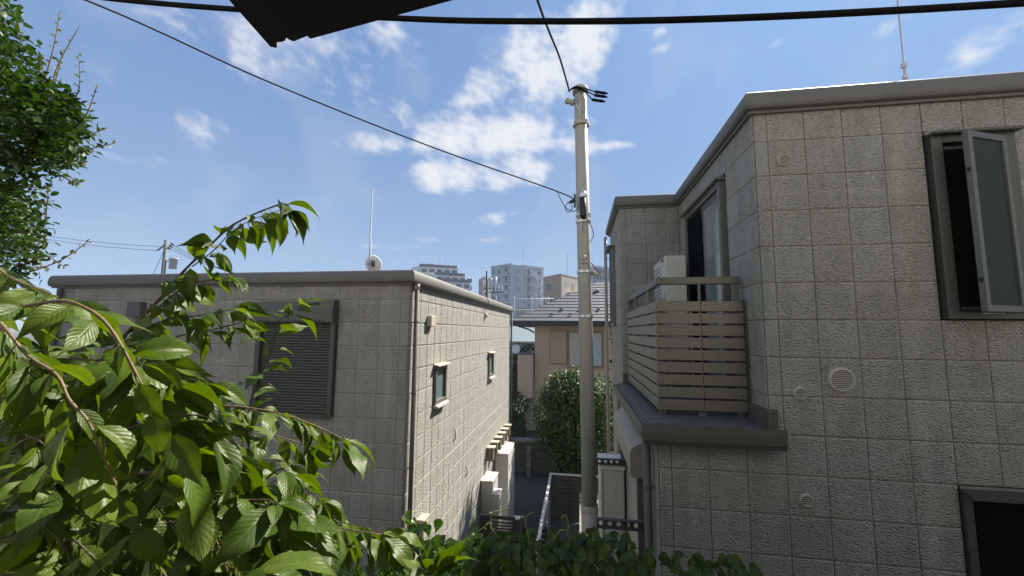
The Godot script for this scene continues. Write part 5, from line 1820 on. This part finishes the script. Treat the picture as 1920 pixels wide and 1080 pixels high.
func make_cherry():
	rng.seed = 41
	var base := cam_at(30, 1300, 1.5)
	base.y = -1.95
	var t := thing("cherry_tree", "young cherry tree with long serrated leaves spreading over the fence", "tree", base)
	var kinds := []
	for v in [[0.35, 0.5, 0.1, 0.05], [0.55, 0.9, -0.2, 0.06], [0.2, 0.3, 0.25, 0.10], [0.75, 1.2, 0.0, 0.04], [0.3, 1.5, -0.35, 0.08], [0.15, 0.7, 0.5, 0.12]]:
		kinds.append(leaf_mesh(CHERRY, 26, 3, 0.198, v[0], v[1], v[2], v[3], 0.035, 0.14))
	var mats := [M.cherry0, M.cherry1, M.cherry2]
	var trunk := MB.new(true)
	var tp := [base - UP * 0.1, cam_at(30, 1120, 1.5), cam_at(28, 1000, 1.46), cam_at(24, 860, 1.42), cam_at(20, 740, 1.40), cam_at(5, 640, 1.36), cam_at(-40, 520, 1.3)]
	var tn := spline(tp, 24)
	var tr := []
	for i in tn.size(): tr.append(lerp(0.040, 0.020, i / 23.0))
	trunk.tube(tn, tr, 10)
	part("trunk", trunk, M.bark, t)
	# branches traced from base to tip: pixel, pixel, depth; then base radius, leaf length, spacing, droop, side
	var B := [
		[[[60, 860, 1.42], [150, 740, 1.36], [225, 640, 1.35], [262, 600, 1.38], [300, 560, 1.40], [345, 508, 1.42], [392, 462, 1.45], [432, 425, 1.45], [480, 400, 1.45], [528, 382, 1.45]], 0.0085, 0.105, 0.019, 0.95, 0.6, "twig_dark"],
		[[[-60, 640, 0.80], [10, 587, 0.70], [70, 570, 0.66], [130, 566, 0.64], [190, 597, 0.63], [228, 650, 0.63], [262, 715, 0.64], [292, 760, 0.66], [325, 830, 0.68], [350, 890, 0.70], [375, 950, 0.72], [400, 1000, 0.74], [432, 1085, 0.76]], 0.0045, 0.108, 0.025, 0.55, 0.8, "twig"],
		[[[-60, 540, 0.9], [5, 610, 0.76], [50, 665, 0.71], [105, 702, 0.69], [130, 750, 0.68], [165, 790, 0.67], [190, 850, 0.67], [213, 900, 0.68], [235, 955, 0.69], [270, 1020, 0.71], [325, 1100, 0.73]], 0.0042, 0.105, 0.026, 0.75, 0.8, "twig"],
		[[[200, 770, 1.2], [290, 750, 1.15], [340, 762, 1.15], [400, 761, 1.15], [460, 764, 1.15], [527, 776, 1.15], [590, 798, 1.17], [640, 822, 1.17]], 0.0055, 0.110, 0.019, 0.7, 0.7, "twig"],
		[[[440, 900, 1.78], [455, 830, 1.75], [472, 744, 1.7], [490, 700, 1.7], [511, 652, 1.7], [520, 607, 1.7], [558, 573, 1.7]], 0.0045, 0.125, 0.027, 0.5, 1.0, "twig_dark"],
		[[[300, 880, 1.0], [360, 900, 1.0], [430, 925, 1.05], [500, 950, 1.1], [570, 972, 1.15], [640, 990, 1.2], [715, 1003, 1.25]], 0.0055, 0.108, 0.019, 0.6, 0.8, "twig_dark"],
		[[[180, 680, 1.3], [250, 630, 1.3], [310, 600, 1.3], [370, 592, 1.35], [435, 580, 1.4]], 0.005, 0.105, 0.016, 0.7, 0.8, "twig_dark"],
		[[[330, 930, 1.5], [400, 890, 1.5], [460, 868, 1.52], [520, 862, 1.56], [570, 880, 1.6]], 0.005, 0.11, 0.026, 0.6, 0.9, "twig_dark"],
		[[[250, 860, 0.85], [300, 830, 0.82], [350, 810, 0.82], [400, 812, 0.84], [440, 840, 0.86]], 0.004, 0.11, 0.032, 0.6, 0.8, "twig"],
		[[[360, 1130, 0.62], [400, 1100, 0.60], [450, 1080, 0.58]], 0.004, 0.125, 0.045, 0.2, 0.8, "twig"],
		[[[150, 1120, 0.8], [130, 1040, 0.8], [90, 990, 0.82], [40, 960, 0.85]], 0.005, 0.115, 0.035, 0.4, 0.9, "twig_dark"],
		[[[20, 760, 1.4], [60, 792, 1.2], [110, 786, 1.1], [160, 770, 1.05], [220, 800, 1.0]], 0.008, 0.11, 0.035, 0.6, 0.9, "twig"],
		[[[790, 1150, 1.1], [800, 1105, 1.08], [812, 1082, 1.06]], 0.004, 0.115, 0.03, -0.5, 0.5, "twig"],
		[[[430, 1000, 1.1], [500, 1020, 1.1], [560, 1040, 1.12], [600, 1060, 1.15]], 0.004, 0.10, 0.032, 0.6, 0.8, "twig"],
		[[[250, 625, 1.40], [310, 565, 1.40], [360, 532, 1.42], [425, 522, 1.45]], 0.005, 0.100, 0.017, 0.8, 0.8, "twig_dark"],
		[[[260, 665, 1.35], [330, 632, 1.35], [390, 620, 1.38], [455, 604, 1.40]], 0.005, 0.095, 0.017, 0.7, 0.8, "twig_dark"],
		[[[330, 805, 1.2], [420, 800, 1.2], [500, 812, 1.2], [575, 835, 1.22]], 0.004, 0.095, 0.018, 0.6, 0.8, "twig"],
		[[[420, 900, 1.2], [500, 922, 1.25], [580, 950, 1.3], [660, 985, 1.3], [742, 1002, 1.3]], 0.004, 0.100, 0.018, 0.6, 0.8, "twig_dark"],
		[[[480, 992, 1.3], [560, 1012, 1.3], [640, 1018, 1.3], [725, 1012, 1.32]], 0.004, 0.090, 0.020, 0.6, 0.8, "twig"],
		[[[360, 500, 1.43], [400, 470, 1.45], [440, 430, 1.45], [490, 405, 1.45], [535, 392, 1.45]], 0.003, 0.100, 0.022, 1.1, 0.5, "twig_dark"],
		[[[-30, 480, 1.2], [20, 520, 1.1], [80, 545, 1.05], [110, 560, 1.0]], 0.005, 0.11, 0.032, 0.6, 0.8, "twig"],
	]
	# inner twigs that fill the crown behind the traced branches
	for i in 150:
		var x := rng.randf_range(-40, 330)
		var y := rng.randf_range(660, 1090)
		if i % 4 == 0:
			x = rng.randf_range(300, 520)
			y = rng.randf_range(900, 1100)
		var d := rng.randf_range(0.8, 1.7)
		B.append([[[x, y, d], [x + rng.randf_range(20, 60), y + rng.randf_range(-45, 10), d - 0.02], [x + rng.randf_range(60, 120), y + rng.randf_range(-40, 50), d - 0.05]], 0.004, 0.105, 0.030, 0.6, 0.9, "twig_dark"])
	var extra := []
	for b in B:
		var pts := []
		for q in b[0]: pts.append(cam_at(q[0], q[1], q[2]))
		var ln := 0.0
		for i in pts.size() - 1: ln += pts[i].distance_to(pts[i + 1])
		var n: int = max(8, int(ln / 0.02))
		var path := spline(pts, n)
		var rad := []
		for i in n: rad.append(b[1] * 0.72 * lerp(1.0, 0.42, float(i) / (n - 1)) * (1.0 + 0.12 * sin(i * 1.7)))
		var mb := MB.new(true)
		mb.tube(path, rad, 7)
		var br := part("branch", mb, M[b[6]], t)
		var run := 0.0
		var nxt: float = b[3]
		var alt := 1.0
		for i in range(1, n):
			run += path[i].distance_to(path[i - 1])
			var tip := i == n - 1
			if run < nxt and not tip: continue
			nxt = run + b[3] * rng.randf_range(0.45, 0.95)
			var tan: Vector3 = (path[i] - path[i - 1]).normalized()
			var reps := 5 if tip else 1
			for r in reps:
				var side := tan.cross(UP)
				if side.length() < 0.1: side = Vector3(1, 0, 0)
				side = (side.normalized() * alt + tan.cross(side).normalized() * rng.randf_range(-0.4, 0.6)).normalized()
				alt = -alt
				var dir: Vector3 = tan * (rng.randf_range(0.25, 0.95) if not tip else 1.0) + side * b[5] * rng.randf_range(0.5, 1.25) + Vector3(0, -b[4] * rng.randf_range(0.25, 1.2), 0) + rv(0.32)
				var sz: float = b[2] * rng.randf_range(0.55, 1.4)
				var face := UP * 1.0 + rv(0.8) - side * 0.2
				var st: Vector3 = path[i] + dir.normalized() * sz * 0.13
				var xf := leaf_xf(st, dir, face, sz)
				var q := to_px(st + dir.normalized() * sz * 0.5)
				var k := rng.randi_range(0, kinds.size() - 1)
				var m: Material = mats[rng.randi_range(0, 2)]
				var score: float = sz / max(0.2, q.z)
				if q.x < -60 or q.x > 1960 or q.y > 1130: score *= 0.01
				extra.append([score, xf, k, m, br])
	extra.sort_custom(func(a, b): return a[0] > b[0])
	for i in min(296, extra.size()):
		var e: Array = extra[i]
		inst("leaf", kinds[e[2]], e[3], e[4], e[1])
	for k in 3:
		var lot := []
		for i in range(296, extra.size()):
			if i % 3 == k: lot.append(Transform3D(extra[i][1].basis, extra[i][1].origin - base))
		multi("foliage", kinds[k * 2 + 1], mats[k], lot, t)

func make_vines():
	rng.seed = 12
	var zf := -2.28
	var yr := -1.15
	# chain-link fence
	var t := thing("chain_link_fence", "chain-link fence with rust-red top rail half buried in vines", "fence", Vector3(-0.4, -1.95, zf))
	var mb := MB.new()
	mb.box(Vector3(-2.2, yr, zf), Vector3(2.5, 0.014, 0.055), Basis(), 0.003)
	part("top_rail", mb, M.rust_rail, t)
	mb = MB.new()
	mb.box(Vector3(-2.2, yr - 0.029, zf), Vector3(2.5, 0.042, 0.048), Basis(), 0.003)
	part("rail_side", mb, M.cream_steel, t)
	for x in [-3.3, -0.98, 1.2]:
		mb = MB.new()
		mb.box(Vector3(x, yr - 0.43, zf - 0.045), Vector3(0.05, 0.80, 0.04), Basis(), 0.004)
		part("post", mb, M.cream_steel, t)
	mb = MB.new()
	var x := -3.4
	while x < 2.6:
		for sg in [-1.0, 1.0]:
			var pts := []
			for i in 16:
				pts.append(Vector3(x + (0.026 if i % 2 else 0.0) * sg, yr - 0.05 - i * 0.05, zf + 0.02 + 0.002 * sg * (1 if i % 2 else -1)))
			mb.tube(pts, 0.0016, 3, false)
		x += 0.052
	part("mesh_wire", mb, M.galvanised, t)
	# vine mass over it
	t = thing("vine_hedge", "dense heart-leaved vine draped over the chain-link fence", "vine", Vector3(0.4, -1.95, zf + 0.05))
	var off := -t.position
	var kinds := [leaf_mesh(HEART, 9, 2, 0.33, 0.35, 0.25, 0.15, 0.10, 0.0, 0.35), leaf_mesh(HEART, 9, 2, 0.30, 0.6, 0.6, -0.3, 0.08, 0.0, 0.35), leaf_mesh(HEART, 9, 2, 0.36, 0.15, 0.1, 0.3, 0.14, 0.0, 0.35)]
	var mats := [M.vine0, M.vine1, M.vine2]
	var xs := []
	for i in 5200:
		var px := rng.randf_range(-1.05, 2.2)
		if rng.randf() < 0.10: px = rng.randf_range(-1.75, -0.9)
		var top: float = -1.075 + 0.028 * sin(px * 5.0 + 1.0) + 0.022 * sin(px * 11.0) - 0.03 * px - 0.35 * maxf(0.0, px - 0.75)
		if px < -0.98: top = -1.24
		var dn := pow(rng.randf(), 1.25) * 0.75
		if px < -0.98: dn = rng.randf() * 0.3
		var py := top - dn + rng.randf_range(-0.02, 0.03)
		var depth := rng.randf_range(-0.04, 0.15) * (0.7 + dn)
		if dn < 0.08: depth = rng.randf_range(-0.12, 0.14)
		var sz := rng.randf_range(0.040, 0.086)
		if px < -0.98: sz = rng.randf_range(0.03, 0.055)
		var dir := Vector3(rng.randf_range(-0.75, 0.75), -0.9 + (0.45 if dn < 0.06 else 0.0), rng.randf_range(0.0, 0.6))
		var face := Vector3(0, 0.6, 0.7) + rv(0.6)
		xs.append([leaf_xf(Vector3(px, py, zf + 0.05 + depth), dir, face, sz), depth + sz * 2.0])
	for i in 260:
		# lower bush in front of the fence at the left of the vine
		var px := rng.randf_range(-1.15, -0.35)
		var py := rng.randf_range(-1.62, -1.20) - 0.1 * absf(px + 0.75)
		xs.append([leaf_xf(Vector3(px, py, zf + rng.randf_range(0.12, 0.5)), Vector3(rng.randf_range(-0.8, 0.8), rng.randf_range(-0.5, 0.4), rng.randf_range(-0.3, 0.7)), UP + rv(0.6), rng.randf_range(0.05, 0.09)), 0.3])
	xs.sort_custom(func(a, b): return a[1] > b[1])
	var rest := [[], [], []]
	for i in xs.size():
		var xf: Transform3D = xs[i][0]
		xf.origin += off
		if i < 296: inst("leaf", kinds[rng.randi_range(0, 2)], mats[rng.randi_range(0, 2)], t, xf)
		else: rest[rng.randi_range(0, 2)].append(xf)
	for k in 3: multi("foliage", kinds[k], mats[k], rest[k], t)
	for i in 22:
		var px := rng.randf_range(-1.0, 2.1)
		mb = MB.new(true)
		var p0 := Vector3(px, rng.randf_range(-1.9, -1.6), zf + rng.randf_range(-0.02, 0.08))
		mb.tube(spline([p0, p0 + Vector3(rng.randf_range(-0.1, 0.1), 0.22, 0), p0 + Vector3(rng.randf_range(-0.2, 0.2), 0.5, 0.02)], 10), 0.004, 5)
		part("stem", mb, M.twig_dark, t)
	# free tendrils reaching up
	for d in [[[[885, 1022], [890, 1003], [905, 990], [917, 980]], 1], [[[918, 980], [924, 962], [935, 958], [950, 957]], 0], [[[935, 1010], [922, 992], [919, 982]], 1], [[[992, 1010], [987, 990], [986, 970], [999, 960]], 0], [[[1062, 1006], [1066, 980], [1058, 966], [1052, 972]], 1], [[[1040, 1012], [1050, 995], [1066, 995]], 0], [[[1110, 1012], [1150, 1012], [1158, 1003]], 0]]:
		mb = MB.new(true)
		var pts := []
		for q in d[0]: pts.append(on_z(q[0], q[1], zf + 0.05))
		mb.tube(spline(pts, 16), 0.0032, 5)
		part("tendril", mb, M.tendril, t)
		for k in 3:
			var p: Vector3 = pts[min(k + 1, pts.size() - 1)]
			inst("young_leaf", kinds[1], M.vine1, t, Transform3D(leaf_xf(p, Vector3(rng.randf_range(-1, 1), 0.2, 0.4), UP + rv(0.5), 0.028).basis, p + off))

func make_corner_tree():
	rng.seed = 23
	var base := cam_at(-330, 700, 2.4)
	base.y = -1.95
	var t := thing("small_leaved_tree", "tree with small glossy leaves and upright reddish shoots against the sky", "tree", base)
	var lf := leaf_mesh(OVAL, 4, 1, 0.27, 0.35, 0.5, 0.0, 0.0, 0.0, 0.15)
	var mb := MB.new(true)
	mb.tube(spline([base - UP * 0.1, cam_at(-320, 600, 2.4), cam_at(-260, 420, 2.35), cam_at(-220, 300, 2.3)], 16), 0.05, 9)
	part("trunk", mb, M.bark, t)
	for e in [[-260, 420, 20, 250], [-260, 430, 60, 330], [-300, 560, 10, 450], [-220, 300, 0, 110], [-240, 350, 110, 230]]:
		mb = MB.new(true)
		var pa := spline([cam_at(e[0], e[1], 2.35), cam_at((e[0] + e[2]) * 0.5, (e[1] + e[3]) * 0.5 + 20, 2.2), cam_at(e[2], e[3], 2.1)], 12)
		var rr := []
		for i in 12: rr.append(lerp(0.022, 0.006, i / 11.0))
		mb.tube(pa, rr, 7)
		part("limb", mb, M.bark, t)
	var xs := []
	var clumps := [[-20, 240, 175, 100, 4600], [70, 225, 85, 75, 1700], [110, 262, 62, 62, 800], [-15, 450, 100, 95, 2600], [25, 400, 60, 60, 700], [20, 130, 60, 70, 800], [-10, 40, 50, 60, 600], [-40, 110, 75, 80, 500], [40, 320, 80, 45, 380], [-80, 340, 110, 200, 1300]]
	for c in clumps:
		for i in c[4]:
			var a := rng.randf() * TAU
			var r := pow(rng.randf(), 0.55)
			var px: float = c[0] + cos(a) * r * c[2] * rng.randf_range(0.75, 1.22)
			var py: float = c[1] + sin(a) * r * c[3] * rng.randf_range(0.75, 1.22)
			var dep := 2.1 + rng.randf_range(-0.32, 0.32) * sqrt(max(0.05, 1.0 - r * r))
			# leaves gather in tufts
			var p := cam_at(px, py, dep) + rv(0.02)
			var nn := sin(p.x * 31.0) * sin(p.y * 37.0) * sin(p.z * 29.0 + 1.0)
			if nn < -0.12: continue
			xs.append(leaf_xf(p, Vector3(rng.randf_range(-1, 1), rng.randf_range(-0.5, 0.7), rng.randf_range(-1, 1)), UP + rv(0.7), rng.randf_range(0.026, 0.046)))
	multi("crown", lf, M.small_leaf, xs.map(func(x): return Transform3D(x.basis, x.origin - base)), t)
	var young := []
	for s in [[70, 190, 112, 22], [100, 210, 148, 50], [120, 215, 148, 105], [120, 250, 182, 160], [120, 300, 200, 240], [120, 300, 216, 268], [110, 320, 160, 305], [20, 160, 30, 20], [0, 130, 5, 5], [90, 290, 140, 180], [60, 180, 80, 105], [40, 440, 88, 385], [30, 470, 90, 455], [40, 515, 166, 452], [30, 420, 90, 345], [40, 500, 120, 500], [100, 320, 150, 342], [-10, 120, -5, -30], [60, 200, 118, 95]]:
		var a := cam_at(s[0], s[1], 2.1)
		var b := cam_at(s[2], s[3], 2.05)
		var mid := a.lerp(b, 0.5) + rv(0.03) + (b - a).cross(Vector3(0, 0, 1)) * rng.randf_range(-0.16, 0.10)
		var pa := spline([a, mid, b], 16)
		mb = MB.new(true)
		var rr := []
		for i in 16: rr.append(lerp(0.0042, 0.0016, i / 15.0))
		mb.tube(pa, rr, 5)
		part("shoot", mb, M.shoot, t)
		var alt := 1.0
		for i in range(2, 16):
			var tan: Vector3 = (pa[i] - pa[i - 1]).normalized()
			for k in 1:
				alt = -alt
				var dir := tan * 0.7 + tan.cross(Vector3(0.2, 0.3, 1)).normalized() * alt * 0.9 + rv(0.35)
				young.append(leaf_xf(pa[i], dir, UP + rv(0.6), rng.randf_range(0.026, 0.044) * (1.0 - 0.35 * i / 15.0)))
	multi("young_leaves", lf, M.young_leaf, young.map(func(x): return Transform3D(x.basis, x.origin - base)), t)

func leafy(called: String, label: String, base: Vector3, lumps: Array, leaf: float, n: int, m: Material, sd: int, trunk_r: float, category := "tree"):
	rng.seed = sd
	var t := thing(called, label, category, base)
	var top := Vector3.ZERO
	var mb := MB.new(true)
	for l in lumps:
		mb.tube(spline([base, base.lerp(l[0], 0.5) + rv(0.1), l[0]], 8), [trunk_r, trunk_r, trunk_r * 0.8, trunk_r * 0.7, trunk_r * 0.55, trunk_r * 0.45, trunk_r * 0.35, trunk_r * 0.2], 6)
	part("trunk", mb, M.bark, t)
	var lf := leaf_mesh(OVAL, 4, 1, 0.30, 0.3, 0.5, 0.0, 0.0, 0.0, 0.0)
	var xs := []
	var vol := 0.0
	for l in lumps: vol += pow(l[1], 2.0)
	for l in lumps:
		var c: Vector3 = l[0]
		for i in int(n * pow(l[1], 2.0) / vol):
			var d := rv(1.0)
			while d.length() > 1.0 or d.length() < 0.05: d = rv(1.0)
			d = d.normalized() * (0.62 + 0.42 * pow(rng.randf(), 0.8)) * (1.0 + 0.16 * sin(d.x * 9.0 + l[1]) * sin(d.y * 8.0) * sin(d.z * 7.0 + 2.0))
			var p: Vector3 = c + d * l[1] * Vector3(1.0, 0.92, 1.0)
			var dir := d.normalized() * 0.5 + rv(0.9)
			xs.append(Transform3D(leaf_xf(p, dir, d.normalized() * 0.7 + UP * 0.6 + rv(0.4), leaf * rng.randf_range(0.7, 1.25)).basis, p - base))
	multi("crown", lf, m, xs, t)

func make_trees():
	var k := 0.833
	var lumps := []
	for l in [[Vector3(-0.3, -2.55, -16.8), 1.15], [Vector3(-1.0, -3.2, -16.7), 0.85], [Vector3(0.45, -2.6, -16.8), 1.05], [Vector3(0.9, -3.3, -16.7), 0.9], [Vector3(-0.2, -3.7, -16.5), 1.05], [Vector3(-0.95, -2.55, -16.9), 0.65], [Vector3(-1.15, -4.0, -16.6), 0.6], [Vector3(0.5, -4.2, -16.4), 0.7], [Vector3(-0.5, -4.4, -16.35), 0.7], [Vector3(-0.1, -1.95, -16.9), 0.6], [Vector3(-0.6, -2.0, -16.5), 0.5], [Vector3(-0.3, -5.2, -16.5), 0.8], [Vector3(0.5, -5.2, -16.5), 0.7]]: lumps.append([l[0] * k, l[1] * k])
	leafy("round_shrub", "dense green shrub tree standing before the peach house", Vector3(-0.2, -5.55, -14.0), lumps, 0.11, 11000, M.shrub_leaf, 3, 0.10)
	leafy("garden_tree", "sunlit pale green bush behind the small satellite dish", Vector3(-3.4, -5.55, -21.5), [[Vector3(-3.1, -1.6, -21.0), 0.9], [Vector3(-2.5, -1.45, -22.0), 0.8], [Vector3(-3.9, -1.9, -21.3), 1.0], [Vector3(-3.3, -2.6, -20.8), 0.9]], 0.15, 3000, M.far_leaf, 4, 0.08)
	leafy("shade_bush", "dark bush in the shade between sunny wall and peach house", Vector3(-2.9, -5.55, -18.0), [[Vector3(-2.85, -3.2, -18.1), 0.75], [Vector3(-3.0, -4.2, -17.9), 0.8], [Vector3(-3.2, -2.4, -18.6), 0.7]], 0.13, 2600, M.shrub_leaf, 6, 0.06)
	# tall tree hidden behind the balcony house whose shade falls on the sunny wall
	leafy("tall_tree", "tall tree behind the balcony house casting shade on the sunny wall", Vector3(1.95, -5.55, -13.4), [[Vector3(2.0, 1.9, -13.4), 0.75], [Vector3(2.2, 1.0, -13.6), 0.9], [Vector3(2.1, -0.2, -13.5), 1.0], [Vector3(2.1, -1.4, -13.5), 1.0], [Vector3(1.75, 2.4, -13.2), 0.35]], 0.16, 3500, M.shrub_leaf, 8, 0.12)

# ---------------------------------------------------------------- build
func _ready():
	cam_basis = Basis(UP, 0.1594) * Basis(Vector3(1, 0, 0), 0.1050) * Basis(Vector3(0, 0, 1), 0.0083)
	var cam := Camera3D.new()
	cam.name = "camera"
	cam.transform = Transform3D(cam_basis, Vector3.ZERO)
	cam.fov = rad_to_deg(2.0 * atan(540.0 / F))
	cam.near = 0.05
	cam.far = 3000.0
	cam.current = true
	add_child(cam)

	var env := Environment.new()
	env.background_mode = Environment.BG_SKY
	var sky := Sky.new()
	var sm := PanoramaSkyMaterial.new()
	sm.panorama = make_sky()
	sm.energy_multiplier = 0.92
	sky.sky_material = sm
	env.sky = sky
	env.tonemap_mode = Environment.TONE_MAPPER_LINEAR
	env.tonemap_exposure = 2.35
	env.fog_enabled = true
	env.fog_density = 0.0008
	env.fog_light_color = Color(0.80, 0.87, 0.95)
	env.sdfgi_enabled = true
	env.ssao_enabled = true
	env.ssil_enabled = true
	var we := WorldEnvironment.new()
	we.name = "world_environment"
	we.environment = env
	add_child(we)

	var sun := DirectionalLight3D.new()
	sun.name = "sun"
	sun.light_energy = 1.6
	sun.light_color = Color(1.0, 0.965, 0.91)
	sun.light_angular_distance = 0.5
	sun.shadow_enabled = true
	add_child(sun)
	sun.look_at_from_position(Vector3.ZERO, -sun_dir, UP)

	make_materials()
	make_ground()
	rng.seed = 1
	make_left_house()
	make_right_house()
	make_peach_house()
	make_far_buildings()
	make_far_poles()
	make_alley_fences()
	make_pole()
	antenna_on_left_roof()
	antenna_on_right_roof()
	balcony_units()
	make_eave_and_helpers()
	make_trees()
	make_corner_tree()
	make_vines()
	make_cherry()
